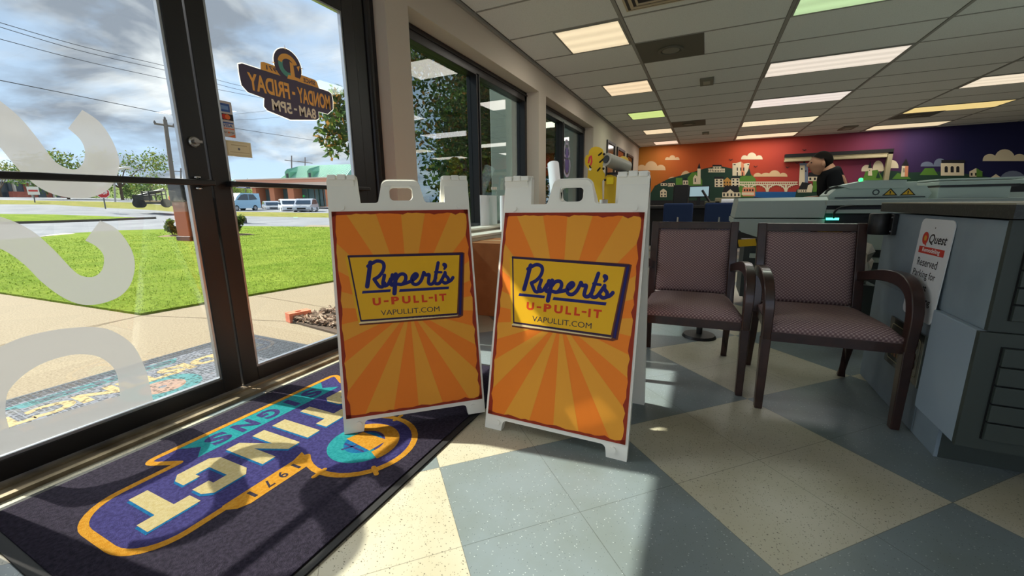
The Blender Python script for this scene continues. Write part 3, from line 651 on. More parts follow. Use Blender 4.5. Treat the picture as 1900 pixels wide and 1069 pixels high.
    m.build('rug_pile', [blk, nav, yel, crm, tea, blu], e, fixn=False)
    b = MB(); b.prism([(x0, y0), (x1, y0), (x1, y1), (x0, y1)], XY(0), .008, .0005, 0, [[(x0+.032, y0+.032), (x0+.032, y1-.032), (x1-.032, y1-.032), (x1-.032, y0+.032)]])
    b.build('rubber_border', RUBBER, e, bevel=.003)
rug()

# ================================================================== folding A-frame signs
def a_frame(label):
    e = thing('sandwich_board', label, 'sandwich board', (0, 0, 0), 0, 'orange A-frame signs')
    th = math.asin(.262/1.145); sy, cz = sin(th), cos(th)
    D = .535
    front = lambda u, v, h=0: Vector((u, v*sy-h*cz, v*cz+h*sy))                # origin: middle of the front feet
    rear = lambda u, v, h=0: Vector((-u, D-v*sy+h*cz, v*cz+h*sy))
    outer = [(-.318, 0), (-.236, 0), (-.232, .03)]+arc(-.212, .028, .02, 180, 90, 4)+arc(.212, .028, .02, 90, 0, 4)+[(.232, .03), (.236, 0), (.318, 0), (.318, 1.12)]
    outer += arc(.300, 1.127, .018, 0, 90, 4)+[(.205, 1.145), (.199, 1.025), (.118, 1.025)]+arc(.118, 1.040, .015, 270, 180, 4)
    outer += [(.090, 1.095)]+arc(.055, 1.102, .033, 10, 90, 5)+arc(-.055, 1.102, .033, 90, 170, 5)+[(-.090, 1.095)]
    outer += arc(-.118, 1.040, .015, 0, -90, 4)+[(-.182, 1.025), (-.190, 1.145)]+arc(-.300, 1.127, .018, 90, 180, 4)
    hole = rrect(-.052, .052, 1.035, 1.102, .02)
    for nm, fn in (('front_panel', front), ('rear_panel', rear)):
        p = MB(); p.prism(outer, fn, 0, -.030, 0, [list(reversed(hole))]); pl = p.build(nm, WHITE_PL, e, bevel=.0045)
        for u, v in ((-.262, 1.005), (.268, 1.005), (-.255, .034), (.262, .034)):
            b = MB(); b.prism([(u+.0125*cos(2*pi*i/18), v+.0125*sin(2*pi*i/18)) for i in range(18)], fn, 0, .006)
            b.build('screw_boss', WHITE_PL, pl, bevel=.002)
    # hinge knuckles over the top of both shoulders and handle rim
    for s in (-1, 1):
        h = MB()
        for a, b in ((.195, .232), (.236, .272), (.276, .312)):
            mid = .5*(a+b); x0, x1 = sorted((s*a, s*b)); z = 1.112; y = D/2
            k = .018 if (a == .236) else .013
            h.box(x0, x1, y-.034+(.004 if k > .015 else 0), y+.034, z-.012, z+.010+(k-.013)*.5)
        h.build('hinge', WHITE_PL, e, bevel=.004)
    r = MB(); r.ribbon([(p[0], p[1]) for p in rrect(-.057, .057, 1.030, 1.107, .022)], .006, front, .002, 0, True); r.build('handle_rim', WHITE_PL, e, fixn=False)
    # printed face
    o1 = M('print_orange', (240, 128, 34), .55, spec=.25); o2 = M('print_amber', (234, 158, 50), .55, spec=.25); rd = M('print_brick_red', (150, 46, 22), .55, spec=.25)
    yl = M('print_yellow', (232, 176, 24), .5, spec=.25); nv = M('print_navy', (24, 26, 104), .5, spec=.25); dk = M('print_dark_navy', (46, 24, 62), .5, spec=.25); cr = M('print_cream', (240, 214, 160), .5, spec=.25); rt = M('print_red_orange', (212, 64, 22), .5, spec=.25); bk = M('print_black', (30, 22, 50), .5); sh = M('print_brown_shadow', (104, 44, 14), .6)
    mats = [o1, o2, rd, yl, nv, dk, cr, rt, bk, sh]
    X0, X1, Y0, Y1 = -.306, .308, .066, .987
    f = MB(); f.prism([(X0, Y0), (X1, Y0), (X1, Y1), (X0, Y1)], front, .0045, .0005, 0)
    H0 = .0048; c = (.0, .525); n = 26
    for k in range(0, n, 2):
        a0 = radians(90-(-1+13.846*k)); a1 = radians(90-(-1+13.846*(k+1)))
        w = [c, (c[0]+3*cos(a0), c[1]+3*sin(a0)), (c[0]+3*cos(a1), c[1]+3*sin(a1))]
        q = clip_rect(w, X0, X1, Y0, Y1)
        if len(q) > 2: f.flat(q, front, H0, 1)
    rnd = random.Random(5)
    def edge(side):
        k = 30; out = []
        L_ = (Y1-Y0) if side in 'lr' else (X1-X0)
        for i in range(k+1):
            t = i/k; d = .0125+.0035*rnd.uniform(-1, 1)+(.006 if rnd.random() > .9 else 0)
            if t < .03 or t > .97: d = .022
            if side == 'l': out.append((X0+d, Y0+t*L_))
            if side == 'r': out.append((X1-d, Y0+t*L_))
            if side == 'b': out.append((X0+t*L_, Y0+d*.9))
            if side == 't': out.append((X0+t*L_, Y1-d*1.15))
        cn = {'l': [(X0, Y1), (X0, Y0)], 'r': [(X1, Y1), (X1, Y0)], 'b': [(X1, Y0), (X0, Y0)], 't': [(X1, Y1), (X0, Y1)]}[side]
        for i in range(k):
            p, q = out[i], out[i+1]
            if side in 'lr': b_ = [(cn[0][0], p[1]), (cn[0][0], q[1])]
            else: b_ = [(p[0], cn[0][1]), (q[0], cn[0][1])]
            f.flat([b_[0], p, q, b_[1]], front, H0+.0004, 2)
    for s in 'lrbt': edge(s)
    # logo board
    h = H0+.0006
    f.flat([(-.222, .472), (.226, .466), (.246, .474), (.276, .776), (.266, .780), (-.252, .789)], front, h, 9)
    f.flat([(-.262, .779), (-.2245, .479), (.219, .4755), (.224, .4825), (-.216, .488), (-.252, .789)], front, h+.0003, 6)
    f.flat([(-.252, .789), (.2663, .7765), (.270, .772), (.238, .476), (.2285, .4785), (-.217, .4883)], front, h+.0003, 5)
    f.flat([(.258, .768), (.2655, .772), (.2345, .480), (.2295, .482)], front, h+.0006, 4)
    f.flat([(-.2438, .7787), (.2505, .7663), (.2168, .4893), (-.2124, .4960)], front, h+.0006, 3)
    f.flat([(-.252, .789), (-.262, .779), (-.226, .4811), (-.217, .4883)], front, h+.0005, 3)
    f.ribbon([(-.2480, .7835), (.2585, .7715)], .0095, front, h+.0007, 5); f.ribbon([(-.2480, .7835), (-.2150, .492)], .0065, front, h+.0007, 5); f.ribbon([(-.2150, .492), (.2200, .4858)], .0055, front, h+.0007, 5); f.ribbon([(.2525, .765), (.2200, .4858)], .0055, front, h+.0007, 9)
    W = .0160
    st = [[(-.1572, .752), (-.1690, .690), (-.1785, .6445)], [(-.1690, .7355), (-.15, .7480), (-.1283, .7571), (-.1061, .7508), (-.0997, .7336), (-.1062, .7098), (-.1247, .6872), (-.1464, .6749)], [(-.1464, .6749), (-.1359, .6555), (-.1266, .6412), (-.1146, .638), (-.1060, .646), (-.1028, .655)],
          [(-.1008, .6903), (-.1060, .6700), (-.1099, .6520), (-.1020, .6412), (-.0868, .6494), (-.0743, .6720)], [(-.0657, .6904), (-.0710, .6700), (-.0775, .6510), (-.0690, .6430), (-.056, .6576)],
          [(-.0508, .6914), (-.0570, .6450), (-.0627, .6041)], [(-.0533, .6640), (-.0367, .6863), (-.0190, .6914), (-.0075, .6812), (-.0101, .6615), (-.0247, .6443), (-.0437, .6453)],
          [(-.0247, .6443), (.0031, .6513), (.0299, .6637), (.0455, .6802), (.0373, .6890), (.0226, .6751), (.0191, .6555), (.0264, .6412), (.0444, .6402), (.062, .6574), (.0743, .6863)], [(.0743, .6863), (.0765, .6923), (.0845, .6802), (.0995, .6810), (.0969, .6618), (.0944, .6421), (.1045, .6351), (.1174, .6412), (.1298, .6647)],
          [(.1462, .7345), (.1360, .6960), (.1269, .6606), (.1244, .6412), (.1365, .6351), (.1503, .6431), (.1725, .6790)], [(.1290, .6914), (.1580, .6885)], [(.1753, .6863), (.1767, .672), (.188, .6576), (.1864, .6412), (.1715, .6361), (.1620, .6425)], [(.1864, .6412), (.2002, .6472), (.2109, .6600)], [(.1735, .7241), (.1807, .7161), (.1730, .7037)]]
    for i, p in enumerate(st):
        sp = smooth_path(p, 5); w = .0195 if i in (0, 5) else W
        if i == 10: w = .0115
        if i == 13: sp = [(.1770, .7215)]+sp; w = [.021]+[.019-.010*j/len(sp) for j in range(len(sp)-1)]
        f.ribbon(sp, w, front, h+.0009+.00003*i, 4)
    f.flat([(-.200, .6255), (-.0765, .6245), (-.0800, .6125), (-.203, .6135)], front, h+.0009, 4); f.flat([(-.038, .6220), (.1895, .6190), (.1865, .6060), (-.0425, .6090)], front, h+.0009, 4)
    for ch, xa, xb in (('U', -.160, -.124), ('P', -.079, -.044), ('U', -.031, .007), ('L', .020, .045), ('L', .058, .083), ('I', .118, .128), ('T', .139, .173)):
        sl = lambda u, v, hh=0: front(u, v-.0125*u, hh); f.text(ch, xa, xb, .5535, .5885, sl, h+.0009, 7, .05)
    for xa, xb in ((-.112, -.091), (.090, .110)): f.rect(xa, xb, .5675, .5755, front, h+.0009, 7)
    sl = lambda u, v, hh=0: front(u, v-.0125*u, hh); f.text('VAPULLIT.COM', -.128, .136, .5065, .5300, sl, h+.0009, 8)
    f.build('printed_face', mats, e, fixn=False)
    q = MB(); q.prism([(X0, Y0), (X1, Y0), (X1, Y1), (X0, Y1)], rear, .0045, .0005, 0); q.build('rear_face', o1, e)
    return e
s2 = a_frame('orange A-frame sign on right, closer to the chairs, facing the viewer squarely')
s1 = copy_tree(s2); s1['label'] = 'orange A-frame sign on left, angled, standing with one foot on the rug'
ang = atan2(1.575-1.151, -.898+1.369)
s1.location = ((-1.369-.898)/2, (1.151+1.575)/2, .0155); s1.rotation_euler = (0, 0, ang)
s2.location = (-.528, 1.479, 0); s2.rotation_euler = (0, 0, 0)

# ================================================================== guest armchairs
def armchair(label):
    e = thing('armchair', label, 'armchair', (0, 0, 0), 0, 'wood-framed guest armchairs')
    up = (0, 0, 1)
    # seat cushion: crowned upholstered pad
    nx, ny = 16, 14; vs = []; fs = []
    def pad(x, y):                      # rounded plan, wider in front
        w = .250-.022*(y+.28)/.52; return x*w, y
    for j in range(ny+1):
        for i in range(nx+1):
            a = -1+2*i/nx; y = -.285+.525*j/ny; c = (1-abs(a)**5)*(1-abs(-1+2*j/ny)**6)
            X, Y = pad(a, y); vs.append((X, Y, .418+.042*max(c, 0)**.5-.012*(j/ny)))
    for j in range(ny):
        for i in range(nx): q = j*(nx+1)+i; fs.append((q, q+1, q+nx+2, q+nx+1))
    m = MB(); m.add(vs, fs); k = len(vs)
    rim = [i for i in range(nx+1)]+[j*(nx+1)+nx for j in range(1, ny+1)]+[ny*(nx+1)+i for i in range(nx-1, -1, -1)]+[j*(nx+1) for j in range(ny-1, 0, -1)]
    lo = [(vs[i][0]*.99, vs[i][1]*.99, .390) for i in rim]; m.add([vs[i] for i in rim]+lo, [(i, (i+1) % len(rim), len(rim)+(i+1) % len(rim), len(rim)+i) for i in range(len(rim))]); m.add(lo, [tuple(range(len(lo)))])
    m.build('seat', FABRIC, e, smooth='all', merge=True)
    m = MB(); m.prism([(-.25, -.282), (.25, -.282), (.230, .24), (-.230, .24)], XY(0), .345, .395); m.build('seat_frame', WOOD, e, bevel=.005)
    yb = lambda z: .235+.105*max(0, (z-.38)/.49)               # reclining back line
    # back posts, rails and pad
    m = MB()
    for s in (-1, 1): m.tube([(s*.234, yb(.36), .36), (s*.234, yb(.6), .60), (s*.234, yb(.872), .872)], 1, 4, 0, (.015, .0225))
    T = lambda x, y, z: Vector((x, yb(z)+y, z))
    m.box(-.214, .214, -.014, .014, .828, .872, 0, T); m.box(-.214, .214, -.014, .014, .395, .425, 0, T)
    m.build('back_frame', WOOD, e, bevel=.004)
    vs = []; fs = []; nx, nz = 16, 16
    for side in (-1, 1):
        o = len(vs)
        for j in range(nz+1):
            for i in range(nx+1):
                a = -1+2*i/nx; b = -1+2*j/nz; z = .428+.398*j/nz; c = max(0, (1-abs(a)**7)*(1-abs(b)**7))**.5
                vs.append((a*.211, yb(z)+side*(.004+(.024 if side < 0 else .012)*c), z))
        for j in range(nz):
            for i in range(nx): q = o+j*(nx+1)+i; fs.append((q, q+1, q+nx+2, q+nx+1))
    m = MB(); m.add(vs, fs); r_ = [i for i in range(nx+1)]+[j*(nx+1)+nx for j in range(1, nz+1)]+[nz*(nx+1)+i for i in range(nx-1, -1, -1)]+[j*(nx+1) for j in range(nz-1, 0, -1)]
    o = (nx+1)*(nz+1); m.add([vs[i] for i in r_]+[vs[i+o] for i in r_], [(i, (i+1) % len(r_), len(r_)+(i+1) % len(r_), len(r_)+i) for i in range(len(r_))])
    m.build('backrest', FABRIC, e, smooth='all', merge=True)
    for s in (-1, 1):
        m = MB(); P = [(s*.262, -.285, 0), (s*.262, -.283, .2), (s*.262, -.280, .36)]; m.tube(P, [.82, .95, 1.05], 4, 0, (.024, .020)); m.build('leg', WOOD, e, bevel=.004)
        m = MB(); m.tube([(s*.234, yb(.37), .37), (s*.236, .26, .2), (s*.238, .315, 0)], [1.0, .95, .85], 4, 0, (.022, .019)); m.build('leg', WOOD, e, bevel=.004)
        P = smooth_path([(s*.262, -.280, .35), (s*.263, -.284, .44), (s*.265, -.276, .535), (s*.268, -.232, .605), (s*.270, -.145, .640), (s*.268, -.02, .643), (s*.260, .11, .628), (s*.250, .215, .606), (s*.240, yb(.592)-.005, .592)], 4)
        m = MB(); m.tube(P, [1.05+.25*sin(pi*min(1, i/len(P)*1.25))*(1 if i < len(P)*.8 else .6) for i in range(len(P))], 4, 0, (.023, .017), up=(1, 0, .001)); m.build('arm', WOOD, e, smooth=True, bevel=.004)
    return e
c2 = armchair('dark wood armchair with mauve dotted fabric, nearest the grey counter')
c1 = copy_tree(c2); c1['label'] = 'dark wood armchair with mauve dotted fabric, partly behind the right orange sign'
c2.location = (.553, 2.485, 0); c2.rotation_euler = (0, 0, radians(2.2))
c1.location = (-.050, 2.575, 0); c1.rotation_euler = (0, 0, radians(2.5))

# ================================================================== service counter with flat-file drawers
def counter():
    XL = .885; YN, YFAR = 1.86, 2.88; XE = 3.2
    e = thing('service_counter', 'blue-grey service counter with dark top and shallow drawers at right', 'counter', (XL, 2.4, 0))
    m = MB(); m.box(XL+.014, XE, YN+.15, YFAR-.02, 0, .15); m.build('toe_base', DKLAM, e); m = MB(); m.box(XL+.002, XL+.014, YN+.152, YFAR-.02, 0, .15); m.build('toe_lit_end', GREYLAM, e)  # toe front coloured darker than its end, side light put into the colours
    m = MB(); m.box(XL+.01, XE, YN+.02, YFAR, .15, .925); m.build('cabinet_body', DKLAM, e)
    m = MB(); m.box(XL, XL+.012, YN+.0205, YFAR, .56, .928); m.box(XL, XL+.012, 2.205, YFAR, .002, .56); m.build('end_panel', GREYLAM, e, bevel=.002)
    m = MB(); m.box(XL-.022, XL+.012, YN+.0085, 2.165, .140, .560); m.build('lower_end_panel', M('pale_blue_laminate', (148, 164, 178), .45, spec=.4), e, bevel=.003)
    m = MB(); m.box(XL-.02, XE, YN-.04, YFAR+.03, .935, .982, 0); m.box(XL-.0205, XE, YN-.0405, YFAR+.0305, .9785, .9835, 1); m.build('countertop', [TOPLAM, M('worn_laminate_edge', (150, 146, 126), .5)], e)
    hb = M('dark_gap', (14, 16, 16), .8)
    def bank(z0, z1, n, y, x0, handles):
        f = MB(); f.box(XL-(.022 if z0 < .3 else 0), XE, y, y+.02, z0, z1); f.build('drawer_frame', DKLAM, e)
        g = MB(); g.box(x0, XE, y-.002, y, z0+.04, z1-.045); g.build('drawer_recess', hb, e)
        h = (z1-.045-z0-.04)/n
        for i in range(n):
            a = z0+.04+h*i+.003; b = a+h-.006
            d = MB(); d.box(x0+.004, XE-.3, y-.014, y-.001, a, b); dr_ = d.build('drawer', DKLAM, e, bevel=.0015)
            if handles and i < handles:
                hx = x0+.155-.01*i; k = MB(); k.tube([(hx, y-.014, (a+b)/2), (hx, y-.038, (a+b)/2), (hx+.12, y-.038, (a+b)/2), (hx+.12, y-.014, (a+b)/2)], .0055, 8); k.build('drawer_pull', SILVER, dr_, smooth=True)
    bank(.140, .560, 5, YN-.012, XL+.035, 2); bank(.562, .930, 5, YN, XL+.040, 0)
counter()
def at_end(x): return lambda py, pz, h=0: Vector((x-h, py, pz))
def parking_sign():
    e = thing('parking_sign', 'white Quest Remodeling reserved-parking sign leaning on counter end behind chair arm', 'sign', (.87, 2.30, .49))
    # reader faces +x, so the reading direction runs towards -y; the plate leans against the counter end
    y0, y1, z0, z1 = 2.452, 2.172, .488, .915
    xa = lambda z: .868+.013*(z-z0)/(z1-z0)
    fn = lambda u, v, h=0: Vector((xa(v)-h, -u, v))
    m = MB(); m.prism(rrect(-y0, -y1, z0, z1, .028), fn, .0, -.003, 0); m.build('sign_plate', M('white_sign_enamel', (226, 230, 234), .35), e)
    blk = M('sign_black', (28, 28, 34), .5); red = M('sign_red', (206, 62, 48), .5); yel = M('sign_gold', (222, 168, 60), .5); wh = M('sign_white', (238, 236, 236), .5); gr = M('sign_grey_hole', (110, 110, 112), .5)
    f = MB(); U = lambda t: -y0+(y0-y1)*t; V = lambda t: z1-(z1-z0)*t
    f.disc(U(.47), V(.085), .0035, fn, .0004, 4); f.build('screw_hole', [blk, red, yel, wh, gr], e, fixn=False); f = MB()
    f.ring(U(.235), V(.195), .012, .027, fn, .0006, 1, 30); f.disc(U(.235), V(.195), .0155, fn, .0004, 2); f.flat([(U(.23), V(.235)), (U(.29), V(.225)), (U(.30), V(.272)), (U(.255), V(.262))], fn, .0008, 1)
    f.text('Quest', U(.34), U(.86), V(.252), V(.145), fn, .0006, 0, .015, .25)
    f.rect(U(.10), U(.88), V(.348), V(.280), fn, .0005, 1); f.text('Remodeling', U(.22), U(.76), V(.342), V(.288), fn, .0009, 3, .02)
    f.text('Reserved', U(.15), U(.77), V(.475), V(.395), fn, .0006, 0, .004); f.text('Parking for', U(.08), U(.80), V(.610), V(.515), fn, .0006, 0, .004); f.text('Quest', U(.20), U(.62), V(.722), V(.645), fn, .0006, 0, .02); f.text('Remodeling', U(.08), U(.82), V(.855), V(.765), fn, .0006, 0, .02)
    f.build('sign_lettering', [blk, red, yel, wh, gr], e, fixn=False)
parking_sign()
def plaque():
    e = thing('framed_plaque', 'black plaque with thin gold border on counter end behind chair leg', 'plaque', (.875, 2.35, .2))
    y0, y1, z0, z1 = 2.57, 2.214, .205, .432; fn = lambda u, v, h=0: Vector((.874-h, -u, v))
    m = MB(); m.box(.875, .8845, y1, y0, z0, z1); m.build('plaque_board', M('plaque_black', (24, 26, 26), .3, coat=.4), e)
    b = MB(); b.box(.8735, .8845, y1-.008, y1-.0005, z0-.004, z1+.004); b.build('plaque_edge', M('plaque_silver_edge', (150, 160, 158), .35, metal=.7), e)
    f = MB(); f.ribbon(rrect(-y0+.03, -y1-.026, z0+.028, z1-.028, .016), .0045, fn, .0006, 0, True)
    f.ring(-y1-.075, .282, .018, .027, fn, .0006, 1, 24); f.ring(-y1-.072, .318, .014, .022, fn, .0006, 1, 24); f.flat([(-y1-.07, .352), (-y1-.045, .362), (-y1-.05, .382), (-y1-.085, .376)], fn, .0006, 0)
    for i, c in enumerate((1, 2, 1)): f.flat([(-y0+.07+.03*i, .255), (-y0+.09+.03*i, .255), (-y0+.085+.03*i, .35), (-y0+.065+.03*i, .35)], fn, .0006, c)
    f.build('plaque_inlay', [M('inlay_pale_gold', (186, 178, 142), .4), M('inlay_bronze', (130, 100, 56), .4), M('inlay_copper', (150, 90, 64), .4)], e, fixn=False)
plaque()
def belt_barrier():
    e = thing('belt_barrier', 'black wall-mounted belt cassette with yellow and black hazard belt on counter end', 'belt barrier', (.83, 2.76, .87))
    m = MB(); m.lathe([(.001, .818), (.042, .818), (.046, .824), (.046, .922), (.042, .928), (.001, .928)], (.832, 2.785, 0), 28); m.build('cassette', BLACK, e, smooth=True)
    m = MB(); m.box(.862, .884, 2.715, 2.835, .820, .926); m.build('wall_bracket', BLACK, e, bevel=.003)
    for z in (.838, .908):
        b = MB(); b.lathe([(.001, 0), (.006, 0), (.006, .004), (.001, .004)], (.862, 2.728, z), 10, 0, Matrix.Rotation(-pi/2, 4, 'Y')); b.build('screw', CHROME, e)
    P0, P1 = Vector((.815, 2.865, .868)), Vector((.02, 3.25, .70)); n = 24; m = MB(); t = (P1-P0)
    for i in range(n):
        a, b = i/n, (i+1)/n
        q = lambda s, dz: P0+t*s+Vector((0, 0, dz-.03*sin(pi*s)))
        k = .35
        m.add([q(a, -.024), q(b, -.024), q(min(1, b+k/n), .024), q(min(1, a+k/n), .024)], [(0, 1, 2, 3)], 0 if (i//3) % 2 else 1)
    m.build('hazard_belt', [M('belt_yellow', (236, 192, 36), .6), M('belt_black', (22, 22, 22), .6)], e, fixn=False)
    # hook post that receives the belt
    m = MB(); m.tube([(.02, 3.26, 0), (.02, 3.26, .78)], .022, 12); m.lathe([(.001, 0), (.12, 0), (.11, .02), (.001, .025)], (.02, 3.26, 0), 20); m.build('receiver_post', BLACK, e, smooth=True)
belt_barrier()

# ================================================================== flatbed printer behind the chairs
def printer():
    Y0 = 4.2
    e = thing('flatbed_printer', 'long pale grey flatbed printer behind the armchairs', 'printer', (1.2, 4.6, 0))
    Q = lambda px, py, dy=0: pt(px, py, 1, Y0+dy)
    # left covered bay: sloping lid above a body with a chamfered end
    m = MB(); sec = [(4.235, .852), (4.205, .855), (4.235, 1.000), (4.29, 1.026), (4.95, 1.030), (4.95, .852)]
    m.prism(sec, lambda y, z, h=0: Vector((.235+h+(0.02 if z > .9 else 0), y, z)), 0, .655); m.build('left_cover', PRN, e, bevel=.006)
    m = MB(); m.prism([(.225, .846), (.90, .846), (.90, .62), (.62, .62), (.30, .728), (.225, .80)], XZ(4.215), 0, -.73); m.build('left_body', PRN, e, bevel=.004)
    m = MB(); m.box(.895, 2.3, 4.215, 4.95, .60, .80); m.build('front_apron', PRN, e, bevel=.004)
    m = MB(); m.box(.895, 2.3, 4.45, 4.95, .80, .998); m.build('gantry_back', PRN, e, bevel=.004)
    m = MB(); m.box(.895, 2.3, 4.205, 4.47, .955, 1.0); m.build('gantry_cover', PRN, e, bevel=.004)
    m = MB(); m.box(.90, 2.3, 4.30, 4.46, .80, .954); m.build('gantry_slot', BLACK, e)
    m = MB(); m.box(.90, 2.3, 4.20, 4.30, .892, .922); m.build('gantry_beam', PRN, e, bevel=.003)
    m = MB(); m.box(1.20, 1.33, 4.195, 4.20, .862, .876); m.build('data_plate', PAPER, e)
    m = MB(); m.tube(smooth_path([(.955, 4.2, .852), (.95, 4.18, .90), (.975, 4.17, .935), (1.03, 4.18, .95), (1.08, 4.2, .95)], 4), .008, 8); m.build('cable', BLACK, e, smooth=True)
    m = MB(); m.box(.905, .99, 4.195, 4.205, .838, .856); m.build('status_lamp', M('cyan_led', (60, 230, 210), .4, emit=((70, 240, 190), 2.5)), e)
    m = MB(); m.lathe([(.001, 0), (.014, 0), (.014, .02), (.001, .02)], (1.03, 4.215, .80), 12, 0, Matrix.Rotation(pi/2, 4, 'X')); m.build('knob', BLACK, e)
    m = MB(); m.box(.35, 2.3, 4.40, 4.9, .10, .62); m.build('lower_cabinet', PRNDK, e, bevel=.004)
    m = MB(); m.box(.40, 2.25, 4.36, 4.95, .48, .52); m.build('media_shelf', PRN, e)
    m = MB(); m.box(1.50, 1.58, 4.385, 4.40, .14, .21); m.build('red_sticker', RED, e); m = MB(); m.box(1.59, 1.75, 4.385, 4.40, .14, .21); m.build('yellow_sticker', YELLOW, e)
    for x in (.45, 2.2):
        for y in (4.45, 4.85): m = MB(); m.box(x-.03, x+.03, y-.03, y+.03, 0, .10); m.build('foot', BLACK, e)
printer()
def carriage():
    Y0 = 4.55
    e = thing('print_head_unit', 'grey print head unit with warning triangles on top of the printer', 'print head', (1.4, 4.6, 1.0))
    m = MB(); m.prism([(.985, 1.0), (1.64, 1.0), (1.66, 1.045), (1.62, 1.105), (1.20, 1.128), (1.02, 1.09), (.975, 1.04)], XZ(Y0), 0, -.34); m.build('unit_body', PRN, e, bevel=.008)
    m = MB(); m.prism([(1.12, 1.092), (1.48, 1.092), (1.48, 1.155), (1.22, 1.160), (1.03, 1.118)], XZ(Y0-.03), 0, -.34); m.build('unit_lid', PRN, e, bevel=.006)
    m = MB(); m.box(1.02, 1.62, Y0-.012, Y0, 1.012, 1.022); m.build('trim_line', PRNDK, e)
    for i in range(2):
        x = 1.395+.115*i; w = MB(); f = XZ(Y0-.001); w.flat([(x-.052, 1.030), (x+.052, 1.030), (x, 1.092)], f, .001, 0); w.flat([(x-.036, 1.038), (x+.036, 1.038), (x, 1.080)], f, .0016, 1); w.rect(x-.004, x+.004, 1.048, 1.068, f, .002, 0); w.rect(x-.004, x+.004, 1.041, 1.046, f, .002, 0)
        w.build('warning_triangle', [M('warn_black', (40, 34, 22), .6), M('warn_yellow', (216, 170, 44), .6)], e, fixn=False)
    w = MB(); w.ring(1.30, 1.060, .016, .026, XZ(Y0-.001), .001, 0, 8); w.build('gear_mark', PRNDK, e, fixn=False)
    m = MB(); m.ball((1.19, Y0+.02, 1.168), .016); m.build('green_lamp', M('green_led', (40, 220, 80), .4, emit=((40, 235, 90), 3.0)), e, smooth='all')
    m = MB(); m.tube(smooth_path([(.97, Y0+.1, 1.06), (.98, Y0+.05, 1.09), (1.03, Y0+.02, 1.115), (1.08, Y0, 1.118)], 4), .010, 8); m.build('hose', BLACK, e, smooth=True)
carriage()
e = thing('machine_table', 'flat grey machine bed stretching right behind the print head unit', 'machine', (2.6, 5.6, 0))
m = MB(); m.box(1.60, 4.6, 5.3, 6.4, 1.12, 1.165); m.build('bed', PRN, e, bevel=.006)
m = MB(); m.box(1.60, 4.6, 5.35, 6.35, 1.05, 1.12); m.build('bed_rail', BLACK, e)
m = MB(); m.box(1.70, 4.5, 5.45, 6.3, 0, 1.05); m.build('cabinet', PRNDK, e)
m = MB(); m.box(2.15, 3.15, 5.32, 5.35, .99, 1.05); m.build('fascia', PRN, e)
e = thing('paper_output_unit', 'boxy grey unit with white front panel beside the print head unit', 'machine', (1.75, 4.7, 1.0))
m = MB(); m.box(1.685, 2.10, 4.52, 4.9, .999, 1.09); m.build('front_panel', PRN, e, bevel=.006)
m = MB(); m.box(1.675, 2.16, 4.50, 4.9, 1.105, 1.135); m.box(1.675, 2.16, 4.52, 4.9, 1.140, 1.155); m.build('cover', PRN, e, bevel=.004)
m = MB(); m.box(1.69, 2.14, 4.51, 4.9, 1.088, 1.106); m.build('gap', BLACK, e)
# foil-wrapped bundle between chair and counter
e = thing('foil_bundle', 'crumpled silver foil bundle on floor stand between chair and counter', 'bundle', (1.02, 3.55, 0))
rnd = random.Random(3)
m = MB(); m.ball((.97, 3.55, .56), (.085, .08, .15), 12, 9, 0, lambda p: p*(1+rnd.uniform(-.28, .28))); m.build('foil', M('silver_foil', (200, 198, 194), .22, metal=.85), e)
m = MB(); m.box(.86, 1.08, 3.47, 3.66, .0, .43); m.build('stand', PRNDK, e, bevel=.005)

# ================================================================== outside: ground
GZ = -.05
CONC = M('exposed_aggregate_concrete', (140, 127, 107), .85, spec=.15, var=(75, (116, 103, 84), .40, .66), bump=(220, .2, .003))
JOINT = M('concrete_joint', (120, 104, 84), .9)
ASPH = M('grey_asphalt', (112, 114, 120), .9, spec=.1, var=(.6, (126, 128, 133), .35, .65))
CONC2 = M('pale_concrete', (176, 166, 148), .85)
def grass_mat(name, a, b, c):
    m = M(name, a, .95, spec=.05); nt = m.node_tree; N = nt.nodes; L = nt.links; bs = N['Principled BSDF']
    g = N.new('ShaderNodeNewGeometry')
    def no(sc, d):
        n = N.new('ShaderNodeTexNoise'); n.inputs['Scale'].default_value = sc; n.inputs['Detail'].default_value = d; n.inputs['Roughness'].default_value = .7; L.new(g.outputs['Position'], n.inputs['Vector']); return n
    n1 = no(1.1, 8); n2 = no(22, 9)
    r = N.new('ShaderNodeValToRGB'); r.color_ramp.elements[0].position = .38; r.color_ramp.elements[0].color = lin(a)+(1,); r.color_ramp.elements[1].position = .64; r.color_ramp.elements[1].color = lin(b)+(1,); L.new(n1.outputs[0], r.inputs[0])
    r2 = N.new('ShaderNodeValToRGB'); r2.color_ramp.elements[0].position = .40; r2.color_ramp.elements[0].color = lin(c)+(1,); r2.color_ramp.elements[1].position = .60; r2.color_ramp.elements[1].color = (1, 1, 1, 1); L.new(n2.outputs[0], r2.inputs[0])
    x = N.new('ShaderNodeMixRGB'); x.blend_type = 'MULTIPLY'; x.inputs[0].default_value = .8; L.new(r.outputs[0], x.inputs[1]); L.new(r2.outputs[0], x.inputs[2]); L.new(x.outputs[0], bs.inputs['Base Color'])
    bp = N.new('ShaderNodeBump'); bp.inputs['Strength'].default_value = .9; bp.inputs['Distance'].default_value = .03; L.new(n2.outputs[0], bp.inputs['Height']); L.new(bp.outputs[0], bs.inputs['Normal']); return m
GRASS = grass_mat('lawn_grass', (100, 124, 36), (130, 146, 58), (176, 180, 130)); DRYGRASS = grass_mat('dry_verge_grass', (126, 130, 68), (148, 142, 84), (170, 165, 120))
fg = XY(GZ)
m = MB(); m.add([(-60, -14, GZ-.004), (XO, -14, GZ-.004), (XO, 20, GZ-.004), (-60, 20, GZ-.004)], [(0, 1, 2, 3)])
